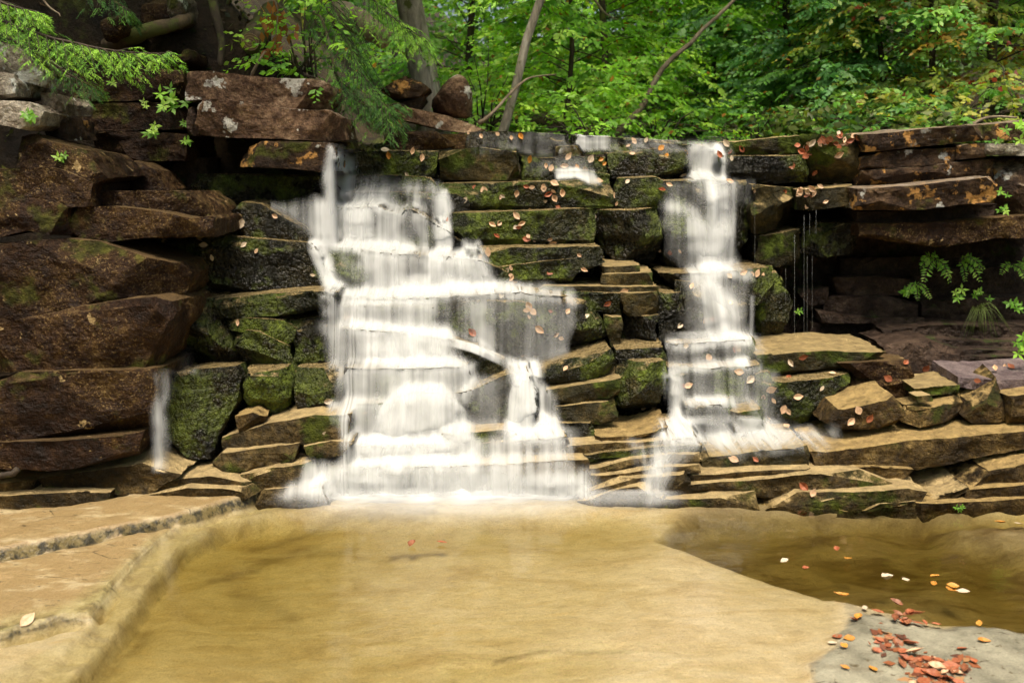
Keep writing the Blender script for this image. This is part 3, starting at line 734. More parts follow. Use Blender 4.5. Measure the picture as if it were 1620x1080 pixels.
col = b.mix(b.math('MULTIPLY', b.mapr(sep.outputs[2], 0.72, 0.45), b.mapr(psx.outputs[2], -.02, .0)), col, b.mix(b.mapr(n2, .4, .6), (0.035, 0.03, 0.015), (0.22, 0.17, 0.07)))
col = b.mix(0.5, col, b.ramp(n3, [(0.3, (0.62, 0.6, 0.55)), (0.5, (1, 1, 1)), (0.7, (1.25, 1.22, 1.15))]), 'MULTIPLY')
b_str = .55
bs = N.new('ShaderNodeBsdfPrincipled'); L.new(col, bs.inputs['Base Color'])
L.new(b.mapr(ad.outputs['Fac'], 0, 1, 0.34, 0.8), bs.inputs['Roughness'])
L.new(b.bump(b.math('ADD', b.noise(pos, 40, 5, .72), b.math('ADD', b.math('MULTIPLY', n3, .5), b.math('MULTIPLY', b.noise(b.vmul(pos, (1, 2.5, 1)), 9, 3, .6), 1.2))), b_str, 0.012), bs.inputs['Normal'])
out = N.new('ShaderNodeOutputMaterial'); L.new(bs.outputs[0], out.inputs[0])
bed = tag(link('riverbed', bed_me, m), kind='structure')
BED = BVHTree.FromPolygons(V.tolist(), np.stack([i, i+1, i+nx+1, i+nx], 1).tolist())

# pool water: closed body with a smooth surface and an olive-brown tinted inside
m, nt, N, L = new_mat('pool_water'); b = NB(nt)
geo = N.new('ShaderNodeNewGeometry'); pos = geo.outputs['Position']
tr = N.new('ShaderNodeBsdfTransparent'); gl = N.new('ShaderNodeBsdfGlossy'); gl.inputs['Roughness'].default_value = 0.06
fr = N.new('ShaderNodeFresnel'); fr.inputs['IOR'].default_value = 1.45
nb = b.bump(b.noise(b.vmul(pos, (0.7, 3.4, 1)), 3.0, 3, .5, .3), 0.05, 0.05)
L.new(nb, gl.inputs['Normal'])
mx = N.new('ShaderNodeMixShader'); L.new(fr.outputs[0], mx.inputs[0]); L.new(tr.outputs[0], mx.inputs[1]); L.new(gl.outputs[0], mx.inputs[2])
va = N.new('ShaderNodeVolumeAbsorption'); va.inputs['Color'].default_value = (0.80, 0.77, 0.56, 1); va.inputs['Density'].default_value = 10.5
out = N.new('ShaderNodeOutputMaterial'); L.new(mx.outputs[0], out.inputs[0]); L.new(va.outputs[0], out.inputs[1])
bm = bmesh.new(); bmesh.ops.create_cube(bm, size=1)
for v in bm.verts:
    v.co = Vector((v.co.x*17.6, 0.45+v.co.y*12.2, -0.9 if v.co.z < 0 else 0.0))
me = bpy.data.meshes.new('water'); bm.to_mesh(me); bm.free()
water = tag(link('water', me, m, smooth=False), kind='structure')

# ------------------------------------------------------------------ terrain around
def terrain_h(X, Y):
    p3 = np.stack([X, Y, np.zeros_like(X)], 1)
    n = fbm(p3*0.5, 61, 4); nn = fbm(p3*2.2, 62, 3)
    ys = np.where(X < -1.0, dep(6.75), dep(7.8))
    up = sstep(0, 0.5, Y-ys+0.08*nn)
    z = -0.95+up*(2.55)
    back = np.clip(Y-10.5, 0, 60)
    z = z+up*(0.10*back+0.06*nn)
    # left hillside
    lh = np.clip(-X-0.8-0.30*np.clip(Y-6.2, -1, 3.0), 0, 30)
    z = z+up*np.minimum(lh*0.95, 6+lh*.2)
    rh = np.clip(X-4.2, 0, 30)
    z = z+up*np.minimum(rh*0.45, 3+rh*.1)
    # banks beside the pool
    lb = sstep(2.75, 3.5, -X)*sstep(6.4, 5.7, Y)
    z = z*(1-lb)+lb*(1.3+0.5*np.clip(-X-3.2, 0, 12)+0.1*nn)
    rb = sstep(3.2, 4.2, X)*sstep(6.8, 6.0, Y)
    z = z*(1-rb)+rb*(0.9+0.4*np.clip(X-4, 0, 12)+0.1*nn)
    return z+0.10*n*np.where(up+lb+rb > .5, 1, 0)
tx = np.concatenate([np.arange(-90, -8, 3.0), np.arange(-8, 8, .12), np.arange(8, 91, 3.0)])
ty = np.concatenate([np.arange(-90, -2, 3.0), np.arange(-2, 14, .12), np.arange(14, 121, 2.0)])
GX, GY = np.meshgrid(tx, ty); gx, gy = GX.ravel(), GY.ravel()
V = np.stack([gx, gy, terrain_h(gx, gy)], 1); nx = len(tx); ny = len(ty)
i = (np.arange(ny-1)[:, None]*nx+np.arange(nx-1)[None, :]).ravel()
m, nt, N, L = new_mat('forest_soil'); b = NB(nt)
geo = N.new('ShaderNodeNewGeometry'); pos = geo.outputs['Position']
n1 = b.noise(pos, 3, 8, .65); n2 = b.noise(pos, 30, 6, .7)
col = b.ramp(n1, [(0.35, (0.012, 0.008, 0.005)), (0.5, (0.035, 0.022, 0.012)), (0.65, (0.07, 0.045, 0.02))])
col = b.mix(b.mapr(b.noise(b.vmul(pos, (1, 1, 1), (7, 3, 1)), 2.4, 7, .65), 0.55, 0.65), col, b.mix(n2, (0.03, 0.04, 0.008), (0.10, 0.11, 0.02)))
col = b.mix(0.6, col, b.ramp(n2, [(0.3, (0.4, 0.4, 0.4)), (0.7, (1.8, 1.7, 1.5))]), 'MULTIPLY')
bs = N.new('ShaderNodeBsdfPrincipled'); L.new(col, bs.inputs['Base Color']); bs.inputs['Roughness'].default_value = .95
L.new(b.bump(b.noise(pos, 14, 9, .7), .9, .08), bs.inputs['Normal'])
out = N.new('ShaderNodeOutputMaterial'); L.new(bs.outputs[0], out.inputs[0])
MT['soil'] = m
terrain = tag(link('terrain', np_mesh('terrain', V, np.stack([i, i+1, i+nx+1, i+nx], 1)), m), kind='structure')
TB = BVHTree.FromPolygons(V.tolist(), np.stack([i, i+1, i+nx+1, i+nx], 1).tolist())
def tz(x, y):
    return float(terrain_h(np.array([x]), np.array([y]))[0])

# ------------------------------------------------------------------ falling water
m, nt, N, L = new_mat('silky_water'); b = NB(nt)
ad = N.new('ShaderNodeAttribute'); ad.attribute_name = 'wden'
au = N.new('ShaderNodeAttribute'); au.attribute_name = 'wflow'
fl = au.outputs['Vector']
s1 = b.noise(b.vmul(fl, (27, 0.8, 1)), 1, 2, .55, .1); s2 = b.noise(b.vmul(fl, (120, 1.0, 1)), 1, 2, .6); s3 = b.noise(b.vmul(fl, (10, 1.2, 1)), 1, 1, .5)
st = b.math('ADD', b.math('MULTIPLY', s1, .50), b.math('ADD', b.math('MULTIPLY', s2, .08), b.math('MULTIPLY', s3, .54)))
dens = ad.outputs['Fac']
# thin water breaks into threads, dense water stays closed
al = b.math('ADD', b.math('MULTIPLY', dens, 1.06), b.math('MULTIPLY', b.math('SUBTRACT', st, .56), b.math('MULTIPLY', b.math('MULTIPLY', dens, b.math('SUBTRACT', 1.22, dens)), 6.0)))
al = b.math('MINIMUM', b.math('MAXIMUM', al, 0.0), 0.97)
df = N.new('ShaderNodeBsdfDiffuse'); df.inputs['Color'].default_value = (0.78, 0.80, 0.80, 1)
tl = N.new('ShaderNodeBsdfTranslucent'); tl.inputs['Color'].default_value = (0.78, 0.81, 0.81, 1)
# foam scatters light in its depth, so its shading hardly follows the sheet's own tilt
gn = N.new('ShaderNodeNewGeometry'); vm = N.new('ShaderNodeMix'); vm.data_type = 'VECTOR'; vm.inputs[0].default_value = .72
L.new(gn.outputs['Normal'], vm.inputs[4]); vm.inputs[5].default_value = (0, -.55, .84)
vn = N.new('ShaderNodeVectorMath'); vn.operation = 'NORMALIZE'; L.new(vm.outputs[1], vn.inputs[0]); L.new(vn.outputs[0], df.inputs['Normal'])
m1 = N.new('ShaderNodeMixShader'); m1.inputs[0].default_value = .35
L.new(df.outputs[0], m1.inputs[1]); L.new(tl.outputs[0], m1.inputs[2])
tr = N.new('ShaderNodeBsdfTransparent'); m2 = N.new('ShaderNodeMixShader')
L.new(al, m2.inputs[0]); L.new(tr.outputs[0], m2.inputs[1]); L.new(m1.outputs[0], m2.inputs[2])
out = N.new('ShaderNodeOutputMaterial'); L.new(m2.outputs[0], out.inputs[0])
MT['silk'] = m
# mist and foam: the same white water without strands
m, nt, N, L = new_mat('foam_water'); b = NB(nt)
ad = N.new('ShaderNodeAttribute'); ad.attribute_name = 'wden'; gn = N.new('ShaderNodeNewGeometry')
al = b.math('MINIMUM', b.math('MULTIPLY', ad.outputs['Fac'], b.mapr(b.noise(b.vmul(gn.outputs['Position'], (5, 14, 8)), 1, 3, .55), .3, .62, .72, 1.06)), .96)
df = N.new('ShaderNodeBsdfDiffuse'); df.inputs['Color'].default_value = (.78, .80, .80, 1); 
nv_ = N.new('ShaderNodeNormal'); nv_.outputs[0].default_value = (0, -.5, .866); L.new(nv_.outputs[0], df.inputs['Normal'])
tr = N.new('ShaderNodeBsdfTransparent'); m2 = N.new('ShaderNodeMixShader'); L.new(al, m2.inputs[0]); L.new(tr.outputs[0], m2.inputs[1]); L.new(df.outputs[0], m2.inputs[2])
out = N.new('ShaderNodeOutputMaterial'); L.new(m2.outputs[0], out.inputs[0])
MT['foam'] = m

def resample(pts, n):
    p = np.array(pts, float); l = np.concatenate([[0], np.cumsum(np.hypot(*np.diff(p, axis=0).T))]); t = np.linspace(0, l[-1], n)
    q = np.stack([np.interp(t, l, p[:, 0]), np.interp(t, l, p[:, 1])], 1)
    if len(pts) > 2:
        for _ in range(3): q[1:-1] = .25*q[:-2]+.5*q[1:-1]+.25*q[2:]
    return q
def blur2(A, k):
    for _ in range(k):
        B_ = np.pad(A, 1, 'edge')
        A = (B_[:-2, 1:-1]+B_[2:, 1:-1]+B_[1:-1, :-2]+B_[1:-1, 2:]+2*B_[1:-1, 1:-1])/6
    return A
def spill(name, top, bot, s0, s1, parent, edge=.34, head=.12, foot=.26, lift=.020, sd=0, mat=None, widen=9, bl=3):
    """a sheet of falling water from one lip to the next ledge, hung on the rock below it"""
    wid = max(abs(top[-1][0]-top[0][0]), abs(bot[-1][0]-bot[0][0])); hgt = abs(np.mean([p[1] for p in bot])-np.mean([p[1] for p in top]))
    nu = int(max(12, min(80, wid/3.2))); nv = int(max(8, min(44, hgt/3.0)))
    T, Bt = resample(top, nu), resample(bot, nu)
    # soft margins: the sheet thins out beyond its traced width
    for A in (T, Bt):
        A[:, 0] += np.linspace(-widen, widen, nu)
    v = np.linspace(-.06, 1.10, nv)[:, None]
    vx = np.clip(v, 0, 1)**1.25
    X = T[None, :, 0]*(1-vx)+Bt[None, :, 0]*vx
    Yp = T[None, :, 1]*(1-v)+Bt[None, :, 1]*v
    O = Vector((0, 0, CAMZ)); Tt = np.zeros(X.shape)
    for a_ in range(nv):
        for b_ in range(nu):
            d_ = ray(X[a_, b_], Yp[a_, b_])
            loc, n_, i_, t_ = BVH.ray_cast(O, d_, 20)
            tg = (0.004-CAMZ)/d_.z if d_.z < -.01 else 30
            Tt[a_, b_] = min(t_ if loc is not None else 30, tg)
    Tt = np.where(Tt > 15, np.median(Tt), Tt)
    Tf = np.minimum(blur2(Tt, bl), Tt+.004)-lift
    D_ = np.array([[list(ray(X[a_, b_], Yp[a_, b_])) for b_ in range(nu)] for a_ in range(nv)])
    V3 = D_*Tf[..., None]+np.array([0, 0, CAMZ])
    u = np.linspace(0, 1, nu)[None, :]
    e = sstep(0, edge, u)*sstep(0, edge, 1-u)
    hv = sstep(-.06, head, v)*sstep(1.10, 1.10-foot, v)
    sv = s0+(s1-s0)*np.clip(v, 0, 1)
    nz_ = fbm(np.stack([V3[..., 0].ravel()*9, V3[..., 2].ravel()*2.0, np.full(X.size, sd*1.7)], 1), 200+sd, 3).reshape(X.shape)
    dens = np.clip(.88*sv*e*hv*(1+.30*nz_), 0, 1)
    ob = sheet(name, V3[..., 0], V3[..., 1], V3[..., 2], dens, parent, mat=mat, ucoord=np.broadcast_to(u*wid/F*5.2, X.shape))
    ob.matrix_parent_inverse = Matrix.Translation(-parent.location)
def spills(text, parent, k0):
    for k, line in enumerate(text.strip().splitlines()):
        a_, b_ = line.split('|'); st_, *tp = a_.split()
        f_ = [float(q) for q in st_.split('/')]
        c_ = lambda L_: [tuple(map(float, q.split(','))) for q in L_]
        kw = dict(edge=f_[2]) if len(f_) > 2 else {}
        if len(f_) > 3: kw['foot'] = f_[3]; kw['mat'] = MT['foam']; kw['widen'] = 24; kw['bl'] = 8; kw['lift'] = .012
        spill('water_veil', c_(tp), c_(b_.split()), f_[0], f_[1], parent, sd=k0+k, **kw)
def soft_boxes(px, py, boxes):
    """density of water: soft patches (x0,x1,y0,y1,strength,softx,softy)"""
    d = np.zeros(px.shape)
    for bx in boxes:
        if len(bx) == 3:
            d = 1-(1-d)*(1-bx[1]*sstep(bx[2], -bx[2], sd_poly(px, py, bx[0]))); continue
        x0, x1, y0, y1, s = bx[:5]
        fx = bx[5] if len(bx) > 5 else 14
        fy = bx[6] if len(bx) > 6 else 12
        w = sstep(x0-fx, x0+fx, px)*sstep(x1+fx, x1-fx, px)*sstep(y0-fy, y0+fy, py)*sstep(y1+fy, y1-fy, py)
        d = 1-(1-d)*(1-s*w)
    return d
def strands(px, py, lines):
    d = np.zeros(px.shape)
    for pts, w, s in lines:
        q = sd_line(px, py, pts); d = 1-(1-d)*(1-s*np.exp(-(q/w)**2))
    return d
def drape(X0, X1, ztop, zbot, step=.0085, off=.02, seed=0, smx=2.0):
    xs = np.arange(X0, X1, step); zs = np.arange(ztop, zbot, -step)
    G = np.full((len(zs), len(xs)), 9.0)
    dirv = Vector((0, 1, 0))
    for a, x in enumerate(xs):
        cur = 9.0
        for c, z in enumerate(zs):
            loc, nrm, i_, d_ = BVH.ray_cast(Vector((x, 3.0, z)), dirv, 6)
            if loc is not None and loc.y < cur: cur = loc.y
            G[c, a] = cur
    # water leaves a lip on a small arc, so it keeps clear of the face below
    k = np.exp(-0.5*(np.arange(-6, 7)/smx)**2); k /= k.sum()
    kz = np.exp(-0.5*(np.arange(-12, 13)/(smx*1.5))**2); kz /= kz.sum()
    for _ in range(1):
        G = np.apply_along_axis(lambda r_: np.convolve(np.pad(r_, 6, 'edge'), k, 'valid'), 1, G)
        Gs = np.apply_along_axis(lambda r_: np.convolve(np.pad(r_, 12, 'edge'), kz, 'valid'), 0, G)
    G = np.minimum(Gs, G+.012)
    G = np.minimum.accumulate(G, 0)-off
    Xg, Zg = np.meshgrid(xs, zs)
    Zg = Zg+off*0.6
    return Xg, G, Zg
def sheet(name, Xg, Yg, Zg, dens, parent, mat=None, ucoord=None):
    V = np.stack([Xg.ravel(), Yg.ravel(), Zg.ravel()], 1)
    ny, nx = Xg.shape
    i = (np.arange(ny-1)[:, None]*nx+np.arange(nx-1)[None, :])
    Q = np.stack([i, i+1, i+nx+1, i+nx], -1).reshape(-1, 4)
    d = dens.ravel()
    keep = d[Q].max(1) > 0.015
    Q = Q[keep]
    used, inv = np.unique(Q, return_inverse=True)
    sl = np.concatenate([np.zeros((1, nx)), np.cumsum(np.hypot(np.diff(Yg, axis=0), np.diff(Zg, axis=0)), 0)], 0).ravel()
    me = np_mesh(name, V[used], inv.reshape(-1, 4))
    attr(me, 'wden', d[used])
    fv = np.stack([V[:, 0] if ucoord is None else ucoord.ravel()+V[0, 0]*3.3, sl, np.zeros(len(sl))], 1)[used]
    a = me.attributes.new('wflow', 'FLOAT_VECTOR', 'POINT'); a.data.foreach_set('vector', fv.astype(np.float32).ravel())
    return link(name, me, mat or MT['silk'], parent)

def PG(t):
    out_ = []
    for line in t.strip().splitlines():
        a_, *b_ = line.split(); st_ = a_.split('/')
        out_.append(([tuple(map(float, q.split(','))) for q in b_], float(st_[0]), float(st_[1]) if len(st_) > 1 else 11.))
    return out_
MAIN = PG("""
.95/8 532,238 560,238 552,262 548,300 560,325 525,330 520,290 528,255
.36 548,285 600,282 690,290 700,303 560,303
.7 545,303 610,300 640,330 600,335 530,330
.15 640,305 690,308 685,330 640,330
.75/6 690,305 708,303 715,400 697,400
.35/6 655,308 675,308 682,395 668,400
.45 430,325 500,315 540,322 590,328 592,375 560,382 500,375 470,350
.7 500,325 585,325 590,380 510,378
.65 600,335 645,330 648,385 600,385
.10 648,340 690,345 700,395 650,395
.9/9 495,385 560,378 640,380 660,395 640,402 560,398 510,395
.9 570,398 635,400 640,455 575,458
.32 635,402 680,405 680,450 640,452
.7/8 505,395 525,400 540,440 550,465 535,470 520,440
.18 540,395 575,420 580,460 555,465
.9/9 680,400 710,395 712,445 680,448
.6 712,405 750,400 765,440 712,445
.6/8 740,385 760,385 775,440 755,440
.92 530,460 600,445 760,440 830,450 830,465 700,475 560,480
.45 760,448 900,458 905,478 840,478
.75 525,475 600,465 690,470 695,500 680,512 560,515 520,500
.18 695,480 760,472 900,480 905,560 850,575 800,560 720,535
.35/7 750,480 775,480 780,565 755,560
.45 512,515 560,500 590,520 580,575 515,575
.92 560,505 640,500 720,520 725,570 640,578 580,575
.5 535,580 620,578 625,640 540,640
.92 615,565 700,560 745,575 745,600 735,635 640,640 618,630
.2 745,595 800,600 795,680 750,680
.68 600,640 640,620 690,620 725,635 745,670 745,700 600,700
.6 530,640 605,630 605,700 545,705
.95/8 795,560 830,575 850,570 850,600 815,605
.8 815,600 850,600 875,625 888,695 805,695 812,640
.85 560,690 720,690 760,700 740,740 540,745
.5 740,700 890,690 900,740 740,745
.85/14 500,740 740,735 930,745 935,775 480,775
.75/12 470,772 700,774 935,772 940,790 700,796 450,790
""")
mg = empty('waterfall', P(700, 795, 4.6)); tag(mg, 'wide white silky waterfall spilling down the mossy steps into the pool', 'waterfall')
def build_fall(grp, X0, X1, ztop, zbot, boxes, lines, seeds, mul=1.0, name='water_veil'):
    for off, sd, f in seeds:
        Xg, Yg, Zg = drape(X0, X1, ztop, zbot, off=off, smx=.9+off*22)
        px, py = proj(Xg, Yg, Zg)
        nz_ = fbm(np.stack([Xg.ravel()*6, Zg.ravel()*5, np.full(Xg.size, sd)], 1), sd, 3).reshape(Xg.shape)
        d = soft_boxes(px+nz_*12, py+nz_*6, boxes)
        if lines: d = 1-(1-d)*(1-strands(px, py, lines))
        dY = np.abs(np.gradient(Yg, axis=0))/.0085
        flat = sstep(.5, 2.2, dY)
        side = np.abs(np.gradient(Yg, axis=1))/.0085
        d = d*(1-.9*sstep(1.6, 4.5, side))
        d = np.clip(d*f*(1+0.28*nz_)*(.80+.42*flat), 0, 1)
        ob = sheet(name, Xg, Yg, Zg, d, grp, ucoord=Xg+sd*.137)
        ob.matrix_parent_inverse = Matrix.Translation(-grp.location)
build_fall(mg, -1.30, 0.62, 1.72, -0.03, MAIN, None, [(.012, 3, .92), (.034, 8, .34)])
spills("""
.95/.95 531,240 545,238 560,240 | 522,328 538,330 556,328
.85/.60 689,307 705,307 | 692,398 712,398
.70/.80 517,330 545,322 575,326 588,340 | 505,374 550,380 598,376
.60/.60 492,390 508,394 | 530,464 552,464
.60/.65 714,390 740,386 764,390 | 716,440 780,440
.80/.80 590,524 650,516 712,530 | 590,574 660,578 722,572
.92/.60/.12 604,648 622,626 650,617 690,617 716,628 734,655 | 586,700 620,702 660,703 700,703 730,702 750,698
.75/.80/.3 703,529 750,543 800,566 | 700,542 748,557 798,584
.95/.95 798,566 825,572 854,568 | 814,612 856,612
.90/.62/.15 816,606 836,598 856,606 | 800,696 842,700 888,696
.60/.60 540,696 640,692 750,698 | 504,750 620,752 756,750
.92/.9/.25/.8 470,756 700,752 940,756 | 415,800 560,808 700,812 820,807 980,798
.70/.6/.35/.7 500,752 700,748 915,752 | 480,790 700,796 920,790
.45/.35/.35/.5 560,690 640,684 740,690 | 540,720 640,722 760,718
.40/.30/.35/.5 790,676 845,672 900,676 | 780,708 845,712 915,706
.35/.25/.35/.5 600,560 660,556 730,562 | 590,586 660,590 740,586
.35/.3/.35/.5 560,436 660,432 770,436 | 550,462 660,466 790,460
.24/.10/.3/.9 440,796 700,800 960,796 | 500,822 700,838 930,820
""", mg, 10)
RIGHT = PG("""
.74/7 1092,225 1150,224 1148,285 1090,285
.14 1058,290 1190,288 1185,320 1062,330
.18 1058,325 1095,325 1125,350 1130,430 1100,435 1060,400
.26 1105,350 1160,330 1160,425 1105,430
.7/7 1090,428 1180,424 1185,440 1100,442
.22 1085,440 1180,440 1185,540 1085,540
.75/7 1060,540 1195,533 1195,550 1060,555
.20 1060,555 1195,550 1195,640 1062,640
.6/7 1060,578 1195,572 1195,585 1060,590
.6/6 1090,636 1168,630 1170,645 1092,648
.18 1095,645 1170,640 1175,690 1110,690
.85 1055,668 1095,668 1118,690 1110,705 1050,700
.5/20 1110,690 1200,680 1320,685 1300,700 1150,715
.35/14 1010,705 1110,700 1060,730 1020,740
.22 1196,590 1225,590 1225,690 1196,690
""")
rg = empty('waterfall', P(1120, 700, 5.0)); tag(rg, 'narrow white silky waterfall dropping from the notch beside the overhanging ledge', 'waterfall')
build_fall(rg, 0.36, 1.75, 1.74, -0.05, RIGHT, [([(1060, 325), (1095, 335), (1112, 360), (1118, 430)], 10, .6), ([(1125, 290), (1135, 350), (1135, 430)], 14, .7), ([(1160, 290), (1160, 350), (1155, 420)], 4, .4), ([(1105, 440), (1130, 450), (1150, 480), (1150, 540)], 14, .6), ([(1190, 470), (1188, 530)], 3, .5), ([(1062, 592), (1070, 640), (1075, 680)], 9, .85), ([(1045, 725), (1035, 760), (1030, 790)], 12, .5)], [(.012, 13, .86), (.034, 18, .26)])
spills("""
.70/.65 1092,226 1120,224 1148,226 | 1088,282 1148,282
.70/.55 1122,286 1152,286 | 1116,424 1160,424
.75/.75 1090,338 1112,350 | 1090,424 1122,424
.65/.60 1102,440 1130,444 1150,456 | 1114,534 1162,532
.85/.85 1055,592 1074,592 | 1064,668 1088,668
.88/.75 1060,664 1090,664 | 1078,702 1124,700
.5/.25/.35 1110,688 1200,680 1310,684 | 1082,716 1180,706 1290,700
.35/.35/.3 1050,700 1110,702 | 1015,742 1075,738
.45/.35 1024,736 1066,736 | 1010,786 1050,782
.45/.35/.3/.7 930,776 1000,774 1064,776 | 920,802 1000,805 1080,799
.5/.35/.35/.6 1050,664 1130,656 1230,662 | 1060,706 1150,702 1290,694
.35/.3/.35/.5 1070,526 1130,522 1190,526 | 1064,548 1130,546 1196,544
""", rg, 80)
WEIR = [(738, 900, 210, 240, .08, 10, 5), (915, 960, 213, 236, .62, 8, 4), (960, 1085, 218, 240, .10, 10, 4), (868, 890, 232, 244, .3, 6, 5), (878, 936, 268, 284, .66, 6, 4), (830, 930, 252, 266, .15)]
wg = empty('waterfall', P(900, 240, 7.4)); tag(wg, 'thin film of water running over the low black weir at the crest', 'waterfall')
build_fall(wg, -0.42, 1.35, 1.80, 1.38, WEIR, None, [(.014, 23, 1.0)])
LEFT = [(288, 296, 500, 588, .8, 3, 6), (280, 290, 525, 588, .22, 6), (266, 310, 584, 590, .30, 8, 4), (246, 268, 592, 745, .26, 8, 10), (256, 266, 592, 690, .22, 5)]
lg = empty('waterfall', P(270, 745, 4.7)); tag(lg, 'small thin side fall dropping beside the great brown boulders', 'waterfall')
build_fall(lg, -1.78, -1.35, 0.95, 0.1, LEFT, None, [(.012, 33, 1.0)])
# dripping threads below the overhang
m, nt, N, L = new_mat('drip_water')
bs = N.new('ShaderNodeBsdfDiffuse'); bs.inputs['Color'].default_value = (.75, .78, .78, 1); tr = N.new('ShaderNodeBsdfTransparent'); mx = N.new('ShaderNodeMixShader'); mx.inputs[0].default_value = .10
L.new(tr.outputs[0], mx.inputs[1]); L.new(bs.outputs[0], mx.inputs[2]); out = N.new('ShaderNodeOutputMaterial'); L.new(mx.outputs[0], out.inputs[0])
MT['drip'] = m
dg_ = empty('water_drips', P(1270, 560, 6.45)); tag(dg_, 'fine threads of water dripping from the leaf-strewn ledge into the recess', 'dripping water')
for (x, y0, y1, w) in [(1257, 372, 560, 1.3), (1272, 340, 545, 1.0), (1277, 405, 540, 1.0), (1281, 338, 372, 1.2), (1285, 405, 520, .8), (1291, 332, 370, 1.2), (1243, 425, 480, .8), (1194, 320, 430, .8)]:
    pts = [P(x, y0+(y1-y0)*t, 6.43) for t in np.linspace(0, 1, 6)]
    me = tube_mesh('thread', [(pts, [.0015*w, .0013*w, .0008*w, .0014*w, .0009*w, .0012*w])], 5, local=dg_.location)
    link('thread', me, MT['drip'], dg_)

# ------------------------------------------------------------------ foliage
def leaf_mat(name, trans=0.5, rough=.45, sat=1.0):
    m, nt, N, L = new_mat(name); b = NB(nt)
    a = N.new('ShaderNodeAttribute'); a.attribute_name = 'tint'
    pr = N.new('ShaderNodeBsdfPrincipled'); pr.inputs['Roughness'].default_value = rough; pr.inputs['Specular IOR Level'].default_value = .35
    L.new(a.outputs['Color'], pr.inputs['Base Color'])
    t = N.new('ShaderNodeBsdfTranslucent')
    L.new(b.mix(1.0, a.outputs['Color'], (1.25, 1.3, .55), 'MULTIPLY'), t.inputs['Color'])
    mx = N.new('ShaderNodeMixShader'); mx.inputs[0].default_value = trans
    L.new(pr.outputs[0], mx.inputs[1]); L.new(t.outputs[0], mx.inputs[2])
    out = N.new('ShaderNodeOutputMaterial'); L.new(mx.outputs[0], out.inputs[0])
    return m
MT['leaf'] = leaf_mat('green_leaf'); MT['needle'] = leaf_mat('conifer_needle', .25, .55); MT['dead'] = leaf_mat('dead_leaf', .2, .6)
def bark_mat(name, c0, c1, c2, moss=.0):
    m, nt, N, L = new_mat(name); b = NB(nt)
    geo = N.new('ShaderNodeNewGeometry'); pos = geo.outputs['Position']
    n1 = b.noise(b.vmul(pos, (14, 14, 4)), 1, 7, .65, .4); n2 = b.noise(pos, 6, 6, .6)
    col = b.ramp(n1, [(.3, c0), (.5, c1), (.7, c2)])
    if moss: col = b.mix(b.mapr(n2, .62-.2*moss, .70-.2*moss), col, (.075, .085, .016))
    bs = N.new('ShaderNodeBsdfPrincipled'); L.new(col, bs.inputs['Base Color']); bs.inputs['Roughness'].default_value = .9
    L.new(b.bump(n1, .8, .02), bs.inputs['Normal'])
    out = N.new('ShaderNodeOutputMaterial'); L.new(bs.outputs[0], out.inputs[0]); return m
MT['bark'] = bark_mat('grey_bark', (.09, .08, .06), (.26, .23, .18), (.48, .45, .38), .15)
MT['darkbark'] = bark_mat('dark_bark', (.012, .009, .006), (.04, .028, .018), (.09, .065, .04), .3)
MT['deadwood'] = bark_mat('dead_wood', (.08, .055, .035), (.20, .15, .10), (.32, .26, .18), .0)
MT['mossbark'] = bark_mat('mossy_bark', (.03, .02, .012), (.08, .055, .03), (.16, .11, .06), .75)

def unit(v): return v/(np.linalg.norm(v, axis=-1, keepdims=True)+1e-9)
def leaf_geo(pos, ax, nrm, size, col, width=.52, fold=.16):
    """pointed folded leaves: base, left, tip, right (2 triangles each)"""
    n = len(pos); ax = unit(ax); sd = unit(np.cross(ax, nrm)); up = np.cross(sd, ax)
    s = size[:, None]
    base = pos; tip = pos+ax*s-up*s*.08; mid = pos+ax*s*.45
    l = mid+sd*s*width*.5-up*s*fold*.5; r = mid-sd*s*width*.5-up*s*fold*.5
    V = np.stack([base, l, tip, r], 1).reshape(-1, 3)
    k = np.arange(n)*4
    T = np.concatenate([np.stack([k, k+1, k+2], 1), np.stack([k, k+2, k+3], 1)])
    C = np.repeat(col, 4, 0)
    return V, T, C
def foliage_mesh(name, geos, origin):
    V, T, C = [], [], []; off = 0
    for v, t, c in geos:
        V.append(v); T.append(t+off); C.append(c); off += len(v)
    me = np_mesh(name, np.concatenate(V)-np.array(origin), np.concatenate(T)); attr(me, 'tint', np.concatenate(C), 'FLOAT_COLOR')
    return me
PAL = {
 'spring': [(.085, .205, .018), (.11, .24, .022), (.06, .155, .016), (.14, .25, .03)],
 'mid': [(.045, .13, .018), (.06, .165, .02), (.035, .10, .016), (.09, .19, .03)],
 'cool': [(.035, .105, .028), (.05, .14, .035), (.025, .075, .02), (.08, .17, .05)],
 'olive': [(.085, .15, .022), (.12, .17, .028), (.055, .105, .018), (.16, .18, .03)],
 'autumn': [(.08, .13, .02), (.12, .15, .022), (.17, .12, .02), (.06, .11, .02)],
 'conifer': [(.022, .07, .012), (.035, .095, .014), (.05, .13, .016), (.015, .045, .01)],
 'bright_conifer': [(.06, .16, .014), (.085, .20, .016), (.04, .11, .012), (.11, .23, .02)],
}
def cols(pal, n, per=1):
    p = np.array(PAL[pal]); k = RNG.integers(0, len(p), n)
    c = p[k]*np.array([1.12, 1.0, 1.25])*(1.95+1.2*RNG.random((n, 1)))
    return np.repeat(c, per, 0)
